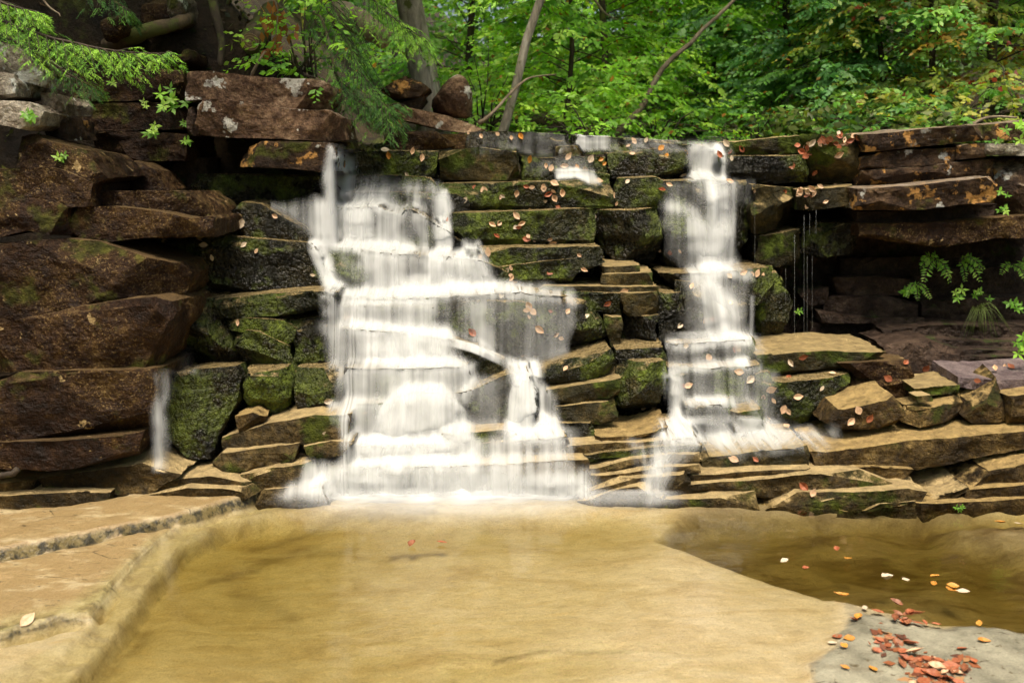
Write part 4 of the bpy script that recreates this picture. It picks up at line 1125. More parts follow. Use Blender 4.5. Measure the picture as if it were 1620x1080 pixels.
def sprays(orig, dirs, length, nleaf, size, pal, flat=.6, droop=.3, width=.55, rare=None):
    """leafy twigs: leaves left and right of a drooping axis; returns geometry"""
    S = len(orig); dirs = unit(dirs)
    t = np.tile((np.arange(nleaf)+.6)/nleaf, (S, 1))+RNG.normal(0, .02, (S, nleaf))
    L_ = length[:, None]
    up = unit(np.array([0, 0, 1.])+RNG.normal(0, .28, (S, 3)))
    side = unit(np.cross(dirs, up)); up = np.cross(side, dirs)
    pos = orig[:, None]+dirs[:, None]*(L_*t)[..., None]-np.array([0, 0, 1.])*(droop*L_*t**2)[..., None]
    sg = np.where(np.arange(nleaf) % 2 == 0, 1., -1.)[None, :, None]
    ax = dirs[:, None]*(.55+.3*t[..., None])+sg*side[:, None]*.85+RNG.normal(0, .2, (S, nleaf, 3))-np.array([0, 0, .45])
    nr = up[:, None]*flat+RNG.normal(0, .45, (S, nleaf, 3))+np.array([0, -.35, 0])
    sz = size*(.65+.6*RNG.random((S, nleaf)))*(1.1-.45*t)
    c = cols(pal, S, nleaf)*(.8+.4*RNG.random((S*nleaf, 1)))
    if rare is not None:
        k = RNG.random(S*nleaf) < rare[0]; c[k] = np.array(rare[1])*(.7+.6*RNG.random((k.sum(), 1)))
    return leaf_geo(pos.reshape(-1, 3), ax.reshape(-1, 3), nr.reshape(-1, 3), sz.ravel(), c, width)
def branch_crown(trunk, rad, n_br, h0, h1, blen, pal, leaf, per=9, nleaf=15, rise=.15, az=None, rare=None, slen=.38):
    """limbs off a trunk curve with leafy sprays; returns (limb tubes, foliage geometry)"""
    trunk = np.asarray(trunk); n = len(trunk)
    limbs, O, D = [], [], []
    for k in range(n_br):
        u = h0+(h1-h0)*(k+rnd.random())/n_br
        f = u*(n-1); i0 = min(int(f), n-2); p0 = trunk[i0]+(trunk[i0+1]-trunk[i0])*(f-i0)
        a = (rnd.uniform(*az) if az else rnd.uniform(0, 2*math.pi))
        ln = blen*(.55+.7*rnd.random())*(1.15-.55*u)
        d = np.array([math.cos(a), math.sin(a), rise+rnd.gauss(0, .15)])
        mid = p0+d*ln*.5+np.array([0, 0, .06*ln]); end = p0+d*ln-np.array([0, 0, .12*ln])
        pts = curve_pts([p0, mid, end], 6, .03, k)
        r0 = max(rad*.2*(1.1-u), .005)
        limbs.append((pts, np.linspace(r0, .0025, 6)))
        for q in range(per):
            w = .22+.8*(q+rnd.random())/per; w = min(w, 1.)
            f = w*5; j = min(int(f), 4); pp = pts[j]+(pts[j+1]-pts[j])*(f-j)
            aa = a+rnd.choice((-1, 1))*rnd.uniform(.3, 1.1) if q < per-1 else a
            O.append(pp); D.append([math.cos(aa), math.sin(aa), rnd.gauss(-.02, .18)])
    O = np.array(O); D = np.array(D)
    g = sprays(O, D, slen*(.6+.8*RNG.random(len(O))), nleaf, leaf, pal, rare=rare)
    return limbs, g
def tree(name, label, cat, base, pts, r0, r1, bark, group=None, **kw):
    base = Vector(base)
    o = empty(name, base); tag(o, label, cat, group)
    tr_ = curve_pts(pts, 16, .02, rnd.randint(0, 99))
    limbs, g = branch_crown(tr_, r0, **kw)
    rr = np.linspace(r0, r1, 16); rr[0] *= 1.35; rr[1] *= 1.08
    link('trunk', tube_mesh('trunk', [(tr_, rr)], 10, local=base, rough=.04), MT[bark], o)
    link('limbs', tube_mesh('limbs', limbs, 4, local=base), MT[bark], o)
    link('crown', foliage_mesh('crown', [g], base), MT['leaf'], o, smooth=False)
    return o
def tpath(x0, y0, x1, y1, Y, H, lean=0):
    """trunk points: passes image points (x0,y0) near the ground and (x1,y1) higher, at depth Y, up to height H above the ground"""
    a = P(x0, y0, Y); c = P(x1, y1, Y+lean); Y = a.y
    z0 = tz(a.x, a.y)
    d = (c-a)/(c.z-a.z) if abs(c.z-a.z) > 1e-3 else Vector((0, 0, 1))
    g = a+d*(min(z0, a.z)-0.1-a.z)
    return g, [g, g+d*H*.3+Vector((.03, 0, 0)), g+d*H*.65-Vector((.05, 0, 0)), g+d*H]
TREES = [
 # label, x0,y0,x1,y1,Y,H,r, bark, palette, n_br, blen, leaf, per, h0
 ('slender grey leaning tree with flaky bark rising beside the weir', 792, 203, 852, -10, 8.75, 5.6, .036, 'bark', 'spring', 26, 1.3, .07, 8, .42),
 ('thick grey trunked tree behind the moss capped boulder', 668, 130, 640, -10, 8.8, 6.0, .11, 'bark', 'mid', 30, 1.5, .075, 8, .22),
 ('dark trunked tree behind the leaning dead pole', 1040, 215, 1056, -10, 14.5, 8.0, .05, 'darkbark', 'spring', 60, 2.3, .085, 9, .06),
 ('grey trunked tree showing its trunk at the top edge above the right fall', 1418, 190, 1392, -10, 13.5, 8.0, .10, 'bark', 'mid', 56, 2.2, .085, 9, .05),
 ('thin straight young tree with a bare dark stem on the bank', 1474, 195, 1470, -10, 9.6, 5.5, .028, 'darkbark', 'mid', 34, 1.1, .065, 7, .10),
 ('bright green layered sapling in the middle of the gap', 958, 205, 948, 0, 11.2, 5.0, .045, 'darkbark', 'spring', 62, 1.45, .075, 9, .04),
 ('bright green low sapling just behind the crest', 890, 205, 900, 60, 9.7, 2.6, .028, 'darkbark', 'spring', 36, .95, .065, 8, .06),
 ('yellow green sapling behind the right notch', 1130, 215, 1122, 40, 11.5, 3.6, .035, 'darkbark', 'spring', 52, 1.3, .07, 9, .04),
 ('blue green maple leaning over the right notch', 1235, 205, 1240, 10, 11.2, 5.0, .045, 'darkbark', 'cool', 64, 1.5, .085, 9, .04),
 ('yellowish sapling left of the thin straight young tree', 1395, 195, 1385, 60, 9.9, 3.0, .03, 'darkbark', 'olive', 40, 1.0, .065, 8, .08),
 ('autumn tinged tree with red and orange leaves at the far bank', 1562, 180, 1570, -10, 9.7, 4.5, .045, 'darkbark', 'autumn', 52, 1.25, .07, 9, .06),
 ('low bluish sapling at the foot of the blue green maple', 1290, 208, 1300, 120, 10.0, 1.7, .02, 'darkbark', 'cool', 28, .85, .07, 8, .08),
 ('dark green tree with yellow flecks left of the slender leaning tree', 735, 190, 742, 0, 12.2, 5.5, .05, 'darkbark', 'mid', 56, 1.6, .08, 9, .05),
 ('tall bright tree filling the top edge behind the dead pole', 1160, 215, 1150, 0, 17.0, 9.0, .05, 'darkbark', 'spring', 70, 2.7, .10, 9, .05),
 ('tall cool green tree behind the blue green maple', 1300, 210, 1310, 0, 16.0, 9.0, .05, 'darkbark', 'cool', 70, 2.6, .10, 9, .05),
 ('tall green tree behind the slender leaning tree', 860, 205, 875, 0, 16.5, 9.0, .05, 'darkbark', 'mid', 70, 2.6, .10, 9, .05),
 ('tall olive tree behind the autumn tinged tree', 1500, 190, 1510, 0, 15.0, 8.0, .05, 'darkbark', 'olive', 66, 2.4, .095, 9, .05),
]
for (lab, x0, y0, x1, y1, Y, H, r0, bark, pal, nb_, bl, lf, per, h0) in TREES:
    g, pts = tpath(x0, y0, x1, y1, Y, H)
    rare = (.03, (.30, .15, .02)) if pal in ('spring', 'mid') else ((.05, (.28, .12, .02)) if pal == 'olive' else ((.10, (.30, .05, .02)) if pal == 'autumn' else (.01, (.25, .14, .02))))
    tree('tree' if H > 3.9 else 'sapling', lab, 'tree' if H > 3.9 else 'sapling', g, pts, r0, r0*.35, bark, 'trees above the falls', n_br=int(nb_*1.25), h0=h0, h1=.98, blen=bl, pal=pal, leaf=lf*1.05, per=per+6, rare=rare)

# far wood round the clearing and an unseen shading canopy, one mass
def wood(n, rad0, rad1, a0, a1, leaf, zlo, zhi):
    a = np.radians(RNG.uniform(a0, a1, n)); r = rad0+(rad1-rad0)*RNG.random(n)**1.3
    x = r*np.sin(a); y = 3+r*np.cos(a)
    z = terrain_h(x, y)+zlo+(zhi-zlo)*RNG.random(n)**1.15
    O = np.stack([x, y, z], 1)
    k = fbm(O*.55, 91, 3) > -.12        # clumps and gaps
    O = O[k]; D = RNG.normal(0, 1, (len(O), 3))*np.array([1, 1, .35])
    return O, D
geos = []
for pal, n in (('mid', 8000), ('spring', 10000), ('cool', 5000), ('olive', 3000)):
    O, D = wood(n, 12.5, 22, -50, 50, .12, .0, 7.5)
    geos.append(sprays(O, D, .6+.6*RNG.random(len(O)), 12, .15, pal))
for pal, n in (('mid', 4200), ('cool', 2800)):  # unseen wood beside and behind the camera, blocks low sky light
    O, D = wood(n, 13, 22, 60, 300, .2, .5, 11)
    geos.append(sprays(O, D, .9+.6*RNG.random(len(O)), 8, .32, pal))
n = 2600; O = np.stack([RNG.uniform(-7, -.6, n), RNG.uniform(5.0, 9.5, n), 3.2+2.2*RNG.random(n)], 1)  # unseen conifer canopy above the left slope, added to shade it
geos.append(sprays(O, RNG.normal(0, 1, (n, 3))*np.array([1, 1, .3]), .4+.3*RNG.random(n), 10, .12, 'conifer'))
far = tag(link('forest', foliage_mesh('forest', geos, (0, 0, 0)), MT['leaf'], smooth=False), 'dense green wood closing off the view behind the trees, with unseen canopy added for shade', 'forest', kind='stuff')

# ------------------------------------------------------------------ conifer boughs on the left
def bough(name, label, path, nsub, sublen, needle, pal, r0=.012, droop=.35, group='spruce boughs'):
    """a drooping conifer bough: stem, side twigs, needles"""
    pts = curve_pts(path, 18, .01, rnd.randint(0, 50)); base = pts[0]
    o = empty(name, base); tag(o, label, 'bough', group)
    tubes = [(pts, np.linspace(r0, .002, 18))]
    O, D, Ln = [], [], []
    tang = np.gradient(pts, axis=0)
    for k in range(nsub):
        u = .12+.88*k/(nsub-1); f = u*17; i0 = min(int(f), 16); p0 = pts[i0]+(pts[i0+1]-pts[i0])*(f-i0)
        tg = unit(tang[i0]); sd_ = unit(np.cross(tg, [0, 0, 1.]))*(1 if k % 2 else -1)
        ln = sublen*(1.05-.65*u)*(.7+.5*rnd.random())
        d = unit(tg*.75+sd_*.8+np.array([0, 0, rnd.gauss(-.1, .18)]))
        sp = [p0, p0+d*ln*.5-np.array([0, 0, droop*.15*ln]), p0+d*ln-np.array([0, 0, droop*ln])]
        sp = curve_pts(sp, 6); tubes.append((sp, np.linspace(.003, .001, 6)))
        # tertiary twigs
        nt_ = max(3, int(ln/.035))
        for q in range(nt_):
            w = (q+.5)/nt_; f2 = w*5; j = min(int(f2), 4); pp = sp[j]+(sp[j+1]-sp[j])*(f2-j)
            td = unit(sp[j+1]-sp[j]); s2 = unit(np.cross(td, [0, 0, 1.]))*(1 if q % 2 else -1)
            O.append(pp); D.append(unit(td*.8+s2*.75+np.array([0, 0, rnd.gauss(-.15, .15)]))); Ln.append(ln*.34*(1.15-.7*w)+.02)
        O.append(sp[0]); D.append(sp[-1]-sp[0]); Ln.append(ln)
    O = np.array(O); D = np.array(D); Ln = np.array(Ln)
    g = sprays(O, D, Ln, 22, needle, pal, flat=.6, droop=.25, width=.17)
    link('stem', tube_mesh('stem', tubes, 5, local=base), MT['darkbark'], o)
    link('needles', foliage_mesh('needles', [g], base), MT['needle'], o, smooth=False)
    return o
bough('spruce_bough', 'long bright green spruce bough hanging over the pale slab', [P(-120, -10, 5.6), P(40, 45, 5.3), P(150, 75, 5.15), P(262, 84, 5.1)], 44, .33, .022, 'bright_conifer')
bough('spruce_bough', 'shaded spruce bough drooping below the long bright bough', [P(-60, 30, 5.7), P(30, 70, 5.5), P(110, 120, 5.4), P(150, 140, 5.35)], 28, .22, .020, 'conifer')
bough('spruce_bough', 'small spruce bough at the top corner', [P(-80, -40, 5.4), P(0, 5, 5.3), P(62, 22, 5.25)], 22, .26, .022, 'bright_conifer')
bough('spruce_bough', 'dark spruce bough hanging past the stacked ledge blocks', [P(500, -60, 6.9), P(540, 40, 6.7), P(575, 120, 6.6), P(622, 190, 6.5)], 40, .36, .024, 'conifer')
bough('spruce_bough', 'green spruce bough reaching across the grey trunk', [P(560, -40, 7.2), P(600, 10, 7.1), P(640, 40, 7.0), P(668, 60, 7.0)], 34, .34, .024, 'bright_conifer')
bough('spruce_bough', 'low spruce bough with tips over the brown rock by the weir', [P(525, 100, 6.9), P(548, 150, 6.8), P(590, 172, 6.7), P(630, 165, 6.65)], 30, .28, .022, 'conifer')
bough('spruce_bough', 'thin sparse spruce bough at the top edge above the mossy root', [P(150, -60, 6.6), P(175, -5, 6.5), P(200, 15, 6.45)], 16, .22, .022, 'conifer')

# ------------------------------------------------------------------ wood on the left hillside
def limb(name, label, cat, path, r0, r1, mat, n=14, wob=.02, sides=10, rough=.06, group=None):
    pts = curve_pts(path, n, wob, rnd.randint(0, 99)); base = pts[0]
    o = link(name, tube_mesh(name, [(pts, np.linspace(r0, r1, n))], sides, local=base, rough=rough), MT[mat]); o.location = base
    return tag(o, label, cat, group)
lgo = limb('sawn_log', 'mossy sawn log with its pale cut end facing out of the slope', 'log', [P(430, 20, 8.2), P(408, 50, 7.4), P(396, 66, 6.9)], .075, .070, 'mossbark')
m, nt, N, L = new_mat('cut_wood'); b = NB(nt)
tc = N.new('ShaderNodeTexCoord'); wv = N.new('ShaderNodeTexWave'); wv.wave_type = 'RINGS'; wv.rings_direction = 'SPHERICAL'; wv.inputs['Scale'].default_value = 22; wv.inputs['Distortion'].default_value = 1.5
L.new(tc.outputs['Object'], wv.inputs[0]); bs = N.new('ShaderNodeBsdfPrincipled'); L.new(b.ramp(wv.outputs[1], [(0, (.16, .10, .05)), (1, (.34, .24, .13))]), bs.inputs['Base Color']); bs.inputs['Roughness'].default_value = .85
out = N.new('ShaderNodeOutputMaterial'); L.new(bs.outputs[0], out.inputs[0])
bm = bmesh.new(); bmesh.ops.create_cone(bm, cap_ends=True, segments=16, radius1=.048, radius2=.05, depth=.012)
me = bpy.data.meshes.new('cut_end'); bm.to_mesh(me); bm.free()
ce = link('cut_end', me, m, lgo, smooth=False)
_d = (P(396, 66, 6.9)-P(408, 50, 7.4)).normalized(); ce.location = P(396, 66, 6.9)-lgo.location+_d*.004; ce.rotation_euler = _d.to_track_quat('Z', 'Y').to_euler()
limb('tree_root', 'thick mossy root arching above the dark flat-faced block', 'root', [P(170, 75, 7.0), P(200, 62, 6.9), P(235, 50, 6.85), P(270, 45, 6.95), P(300, 30, 7.2)], .05, .035, 'mossbark')
limb('tree_root', 'thin reddish root hanging behind the orange dead leaves', 'root', [P(330, -10, 7.1), P(345, 40, 7.0), P(352, 70, 6.95), P(350, 105, 6.9)], .03, .015, 'darkbark')
limb('fallen_log', 'reddish fallen log lying under the spruce boughs', 'log', [P(530, 22, 7.8), P(570, 40, 7.7), P(610, 62, 7.6)], .09, .06, 'deadwood')
limb('dead_pole', 'thin leaning dead pole crossing in front of the green wood', 'dead branch', [P(972, 218, 9.3), P(1012, 172, 9.35), P(1060, 98, 9.4), P(1110, 50, 9.5), P(1180, -20, 9.6)], .030, .012, 'deadwood', wob=.03)
limb('dead_pole', 'thin dead stick leaning from the tilted slab to the leaning tree', 'dead branch', [P(757, 195, 8.4), P(780, 175, 8.5), P(830, 130, 8.7), P(880, 118, 8.9)], .014, .005, 'deadwood')
limb('dead_branch', 'bare pale branch slanting down from the top edge beside the leaning tree', 'dead branch', [P(930, -10, 10.0), P(955, 18, 9.9), P(978, 30, 9.8)], .013, .004, 'deadwood')
limb('dead_branch', 'bare twig sloping down right of the leaning tree trunk', 'dead branch', [P(852, 12, 10.1), P(866, 30, 10.0), P(880, 50, 9.9)], .014, .005, 'deadwood')
limb('dead_branch', 'short bare twig low on the leaning tree', 'dead branch', [P(845, 38, 10.1), P(858, 50, 10.0), P(872, 62, 9.9)], .010, .004, 'deadwood')
limb('dead_branch', 'pale dead branch hanging beside the dark spruce bough', 'dead branch', [P(495, 20, 6.8), P(508, 50, 6.75), P(520, 85, 6.7), P(525, 110, 6.7)], .012, .006, 'deadwood')
limb('dead_branch', 'thin dead twig propped behind the pinkish top block', 'dead branch', [P(398, 122, 6.55), P(410, 100, 6.55), P(420, 82, 6.6)], .010, .004, 'deadwood')
limb('dead_branch', 'dark dead branch near the top corner above the spruce bough', 'dead branch', [P(60, -5, 6.0), P(75, 15, 5.95), P(95, 26, 5.9)], .007, .003, 'deadwood')
limb('wood_stub', 'short rust red broken branch end poking from under the lowest boulder', 'branch', [P(-40, 752, 4.30), P(0, 745, 4.30), P(28, 741, 4.30)], .016, .014, 'darkbark')
limb('dead_branch', 'bare branch lying on the bank below the grey rocks', 'dead branch', [P(1535, 195, 8.2), P(1560, 184, 8.2), P(1608, 186, 8.2)], .012, .006, 'deadwood')
# extra dark stones and root mass of the hillside
HS = [('mossy dark rock in the shade above the flat-faced block', 7.1, '205,0 270,-8 290,20 275,48 225,42', 'brown'), ('grey streaked rock at the top edge beside the mossy root', 7.0, '262,-20 292,-10 292,28 272,38 258,20', 'pale'),
      ('small brown stone behind the flat-faced block', 6.9, '262,90 285,78 304,88 306,106 268,106', 'brown'), ('dark mossy rock under the long bright spruce bough', 6.7, '150,30 200,25 198,60 160,70', 'brown')]
for lab, Y, s, mt in HS:
    pts = [tuple(map(float, q.split(','))) for q in s.split()]
    bm = bmesh.new(); fr = [P(x, y, Y) for x, y in pts]
    c = sum(fr, Vector())/len(fr)
    for sc_, dy in ((.75, 0), (1, .1), (1, .3), (.6, .45)):
        for v in fr: bm.verts.new(c+(v-c)*sc_+Vector((0, dy, 0)))
    bmesh.ops.convex_hull(bm, input=bm.verts[:])
    bmesh.ops.subdivide_edges(bm, edges=bm.edges[:], cuts=3, use_grid_fill=True)
    bmesh.ops.smooth_vert(bm, verts=bm.verts[:], factor=.5, use_axis_x=True, use_axis_y=True, use_axis_z=True)
    A = np.array([v.co[:] for v in bm.verts]); dd = .03*np.stack([fbm(A*6+q*9, 7+q, 3) for q in range(3)], 1)
    for v, e in zip(bm.verts, dd): v.co = v.co+Vector(e)-c
    me = bpy.data.meshes.new('boulder'); bm.to_mesh(me); bm.free()
    o = link('boulder', me, MT[mt]); o.location = c; tag(o, lab, 'boulder', 'boulders and loose rocks')

# ------------------------------------------------------------------ small plants
def plant(name, label, cat, p, n, size, pal, spread, up=(0, -.6, .5), stem=.1, width=.45, group=None, rare=None):
    p = Vector(p); o = empty(name, p); tag(o, label, cat, group)
    O, D, tubes = [], [], []
    for k in range(n):
        d = Vector((rnd.gauss(0, 1)*.8+up[0], rnd.gauss(0, .5)+up[1], rnd.gauss(0, .5)+up[2])).normalized()
        e = p+d*spread*(.4+.7*rnd.random())
        tubes.append(([p, p.lerp(e, .5)+Vector((0, 0, .015)), e], [.0022, .0018, .001]))
        for q in range(5):
            a = q*2*math.pi/5+rnd.random()*.4
            O.append(list(e)); D.append([math.cos(a), -.25+.5*math.sin(a)*.6, math.sin(a)*.75-.1])
    O = np.array(O); D = np.array(D); nn = len(O)
    c = cols(pal, n, 5)*(.85+.3*RNG.random((nn, 1)))
    if rare is not None:
        k = RNG.random(nn) < rare[0]; c[k] = np.array(rare[1])
    g = leaf_geo(O, D, np.tile([0, -.75, .6], (nn, 1))+RNG.normal(0, .2, (nn, 3)), size*(.7+.6*RNG.random(nn)), c, width)
    link('stems', tube_mesh('stems', tubes, 4, local=p), MT['mossbark'], o)
    link('leaves', foliage_mesh('leaves', [g], p), MT['leaf'], o, smooth=False)
    return o
G1 = 'small leafy plants on the rocks'
def on_rock(px, py, dflt):
    l, n = hit(px, py)
    return l-ray(px, py)*.01 if l is not None else P(px, py, dflt)
for lab, x, y, n, s, sp in [
  ('bright green leafy plant growing on the corner of the long reddish block', 268, 168, 9, .060, .13), ('small five-leaved sprig on the dark flat-faced block', 186, 137, 3, .045, .05),
  ('tiny leafy sprig hanging below the bright leafy plant', 297, 228, 3, .05, .05), ('flat leafy sprig under the lichen-dotted block', 238, 216, 4, .05, .08),
  ('tiny green sprig on the brown sloping boulder', 104, 252, 3, .04, .06), ('green sprig beside the rounded white-lichened boulder', 52, 190, 4, .05, .06),
  ('small sprig left of the leafy plant on the flat-faced block', 230, 167, 2, .035, .03), ('yellow green sprig trailing below the bright leafy plant', 291, 200, 4, .03, .07)]:
    plant('leafy_plant', lab, 'plant', on_rock(x, y, 6.2), n, s*.72, 'spring', sp*.75, group=G1)
for lab, x, y, n, s, sp, Y in [
  ('leafy plant at the picture edge on the right ledge top', 1600, 212, 8, .05, .14, 6.4), ('bright leafy plant at the picture edge above the loose rocks', 1612, 548, 8, .05, .08, 5.6),
  ('small sprig under the big ferns in the dark recess', 1440, 465, 4, .05, .06, 6.6), ('tiny sprig on the grey stone in the recess', 1262, 492, 2, .03, .03, 6.8),
  ('leafy sprig below the fern pair in the recess', 1505, 462, 4, .05, .07, 6.6), ('small sprig beside the grass tuft in the recess', 1552, 468, 4, .04, .06, 6.6),
  ('green sprig right of the grass tuft', 1600, 490, 4, .05, .06, 6.5), ('tiny sprig hanging near the picture edge in the recess', 1612, 420, 3, .05, .06, 6.7),
  ('small sprig on the right ledge below the lichened blocks', 1584, 306, 3, .035, .04, 6.2), ('bright tuft of leaves under the right ledge end', 1586, 334, 4, .04, .05, 6.2), ('tiny weed in the gap at the pool edge', 1518, 802, 4, .022, .03, 4.38)]:
    plant('leafy_plant', lab, 'plant', P(x, y, Y), n, s*.75, 'spring', sp*.8, group=G1)
def shrub(label, x, y, Y, w, hgt, n, pal, leaf, rare=None, nleaf=9, name='shrub'):
    c = P(x, y, Y); Y = c.y; w *= .9; g0 = Vector((c.x, c.y, c.z-hgt*.5))
    o = empty(name, g0); tag(o, label, 'shrub', 'shrubs above the falls')
    O = np.stack([c.x+RNG.normal(0, w*.42, n), Y+RNG.normal(0, w*.35, n), c.z+RNG.normal(0, hgt*.36, n)], 1)
    D = O-np.array([c.x, c.y+.1, c.z-hgt*.5])+RNG.normal(0, .15, (n, 3)); D[:, 2] *= .35
    g = sprays(O, D, .16+.12*RNG.random(n), nleaf, leaf, pal, rare=rare)
    tubes = [([g0+Vector((rnd.gauss(0, .05), 0, 0)), g0.lerp(Vector(q), .5)+Vector((0, 0, .05)), q], [.008, .005, .002]) for q in O[:14]]
    link('stems', tube_mesh('stems', tubes, 4, local=g0), MT['darkbark'], o)
    link('leaves', foliage_mesh('leaves', [g], g0), MT['leaf'], o, smooth=False)
shrub('broad leaved green shrub hanging beside the orange dead leaves', 478, 62, 6.75, .42, .42, 60, 'spring', .055)
shrub('small green shrub on the slope below the broad leaved shrub', 465, 100, 6.7, .16, .16, 16, 'mid', .05)
shrub('low green shrub around the thin straight young tree', 1440, 190, 9.0, .9, .35, 90, 'mid', .06, (.04, (.3, .14, .02)))
shrub('low leafy shrub on the bank beside the grey rocks', 1515, 180, 8.8, .6, .3, 60, 'olive', .06)
shrub('low shrub with orange leaves at the back of the right ledge', 1350, 196, 9.2, .7, .35, 70, 'cool', .06, (.04, (.35, .16, .02)))
shrub('green shrub behind the egg shaped boulder', 770, 150, 9.0, .5, .55, 80, 'spring', .055, (.05, (.3, .2, .02)))
shrub('dark green shrub in the gap left of the egg shaped boulder', 672, 165, 8.9, .35, .4, 50, 'mid', .055)
shrub('bright low shrub growing at the crest behind the weir', 930, 190, 8.9, .6, .3, 70, 'spring', .055)
shrub('bright low shrub behind the middle of the weir', 1040, 195, 9.2, .8, .35, 80, 'spring', .055, (.04, (.3, .14, .02)))
shrub('green shrub behind the crest left of the right notch', 1190, 195, 9.4, .9, .4, 90, 'mid', .06, (.02, (.3, .14, .02)))
# dead orange leaves hanging on the slope
p0 = P(438, 40, 6.7); o = empty('dead_leaf_cluster', p0); tag(o, 'cluster of withered orange leaves hanging from a twig above the top block', 'dead leaves')
n = 46; O = np.array([list(P(rnd.gauss(437, 12), rnd.uniform(0, 85), 6.7+rnd.gauss(0, .06))) for _ in range(n)])
g = leaf_geo(O, np.array([[rnd.gauss(0, .4), rnd.gauss(0, .3), -1] for _ in range(n)]), RNG.normal(0, .5, (n, 3))+np.array([0, -1, 0]), .05+.03*RNG.random(n), np.array([(.30, .11, .02), (.22, .08, .02), (.36, .16, .04)])[RNG.integers(0, 3, n)], .5)
link('leaves', foliage_mesh('leaves', [g], p0), MT['dead'], o, smooth=False)
link('twig', tube_mesh('twig', [([P(430, -20, 6.7), P(440, 20, 6.7), P(436, 60, 6.7), P(432, 88, 6.7)], [.006, .004, .003, .002])], 5, local=p0), MT['deadwood'], o)
# ferns in the recess
def fern(label, p, fronds, size):
    p = Vector(p); o = empty('fern', p); tag(o, label, 'fern', 'ferns in the recess')
    for (dx, dz, ln) in fronds:
        d = Vector((dx, -.5, dz)).normalized()*ln*size
        pts = curve_pts([p, p+d*.55+Vector((0, 0, .12*ln*size)), p+d-Vector((0, 0, .22*ln*size))], 12)
        tg = np.gradient(pts, axis=0); O, D, Sz = [], [], []
        for k in range(1, 12):
            s = ln*size*.34*math.sin(math.pi*(.12+.85*k/12.5))
            side = unit(np.cross(tg[k], [0, -.8, .45]))
            for sg in (-1, 1):
                O.append(pts[k]); D.append(side*sg+unit(tg[k])*.35-np.array([0, 0, .15])+RNG.normal(0, .22, 3)); Sz.append(s*rnd.uniform(.7, 1.1))
        O, D, Sz = np.array(O), np.array(D), np.array(Sz)
        g = leaf_geo(O, D, np.tile([0, -.8, .55], (len(O), 1)), Sz, cols('spring', len(O))*.9, .38, .05)
        f = link('frond', foliage_mesh('frond', [g], p), MT['leaf'], o, smooth=False)
        link('stalk', tube_mesh('stalk', [(pts, np.linspace(.0025, .0008, 12))], 4, local=p), MT['mossbark'], f)
fern('larger bright fern hanging in the dark recess under the ledge', P(1478, 410, 6.55), [(-.9, -.2, .9), (-.6, -.7, 1.1), (.5, -.5, 1.), (-.2, .3, .7), (.7, -.9, 1.1), (-1, .2, .8)], .12)
fern('broad fern drooping right of the larger fern in the recess', P(1518, 412, 6.6), [(.9, -.1, 1.), (.8, -.6, 1.1), (.5, .2, .7), (.2, -.8, .8)], .13)
fern('small fern at the picture edge of the recess', P(1600, 418, 6.6), [(-.7, -.2, .8), (.4, -.4, .9)], .13)
fern('tiny fern under the larger fern in the recess', P(1448, 448, 6.6), [(-.6, -.5, .8), (.5, -.4, .9), (.1, -.9, .7)], .12)
# grass tuft
p0 = P(1545, 490, 6.3); tubes = []
for k in range(34):
    a = rnd.uniform(-1, 1); q = p0+Vector((a*.06, -.05-rnd.random()*.05, .05*rnd.random())); e = p0+Vector((a*.16, -.09-rnd.random()*.06, -.06-rnd.random()*.13))
    tubes.append((curve_pts([p0+Vector((a*.02, 0, 0)), q, e], 6), np.linspace(.002, .0006, 6)))
m, nt, N, L = new_mat('grass_blade'); bs = N.new('ShaderNodeBsdfPrincipled'); bs.inputs['Base Color'].default_value = (.09, .13, .02, 1); bs.inputs['Roughness'].default_value = .6
out = N.new('ShaderNodeOutputMaterial'); L.new(bs.outputs[0], out.inputs[0])
go = link('grass_tuft', tube_mesh('grass_tuft', tubes, 3, local=p0), m); go.location = p0; tag(go, 'tuft of drooping grass on the dark rock of the recess', 'grass')

# ------------------------------------------------------------------ fallen leaves
def beech_leaf(name, curl, sd):
    rr = random.Random(sd); V = []; Fc = []
    outl = [0, .2, .30, .33, .27, .15, 0]
    for k, w in enumerate(outl):
        t = k/6; z = curl*.35*(t-.5)**2*1.4
        for j, s in enumerate((-1, 0, 1)):
            V.append((s*w, t, z+abs(s)*w*.5*curl+rr.gauss(0, .012)))
    for k in range(6):
        for j in (0, 1):
            a = k*3+j; Fc.append((a, a+1, a+4, a+3))
    me = bpy.data.meshes.new(name); me.from_pydata(V, [], Fc); me.update()
    return me
def dead_mat(name, c0, c1):
    m, nt, N, L = new_mat(name); b = NB(nt)
    tc = N.new('ShaderNodeTexCoord'); n1 = b.noise(tc.outputs['Object'], 5, 6, .7); oi = N.new('ShaderNodeObjectInfo')
    col = b.mix(b.mapr(n1, .35, .65), c0, c1)
    col = b.mix(.5, col, b.ramp(oi.outputs['Random'], [(0, (.65, .6, .55)), (.6, (1, 1, 1)), (1, (1.3, 1.25, 1.2))]), 'MULTIPLY')
    bs = N.new('ShaderNodeBsdfPrincipled'); L.new(col, bs.inputs['Base Color']); bs.inputs['Roughness'].default_value = .55
    out = N.new('ShaderNodeOutputMaterial'); L.new(bs.outputs[0], out.inputs[0]); return m
LM = [dead_mat('tan_dead_leaf', (.55, .34, .19), (.72, .50, .33)), dead_mat('rust_dead_leaf', (.30, .075, .03), (.42, .14, .06)), dead_mat('orange_leaf', (.50, .19, .03), (.62, .30, .05)), dead_mat('pale_dead_leaf', (.52, .41, .28), (.66, .55, .42)), dead_mat('brown_dead_leaf', (.20, .07, .03), (.34, .13, .06))]
LMESH = []
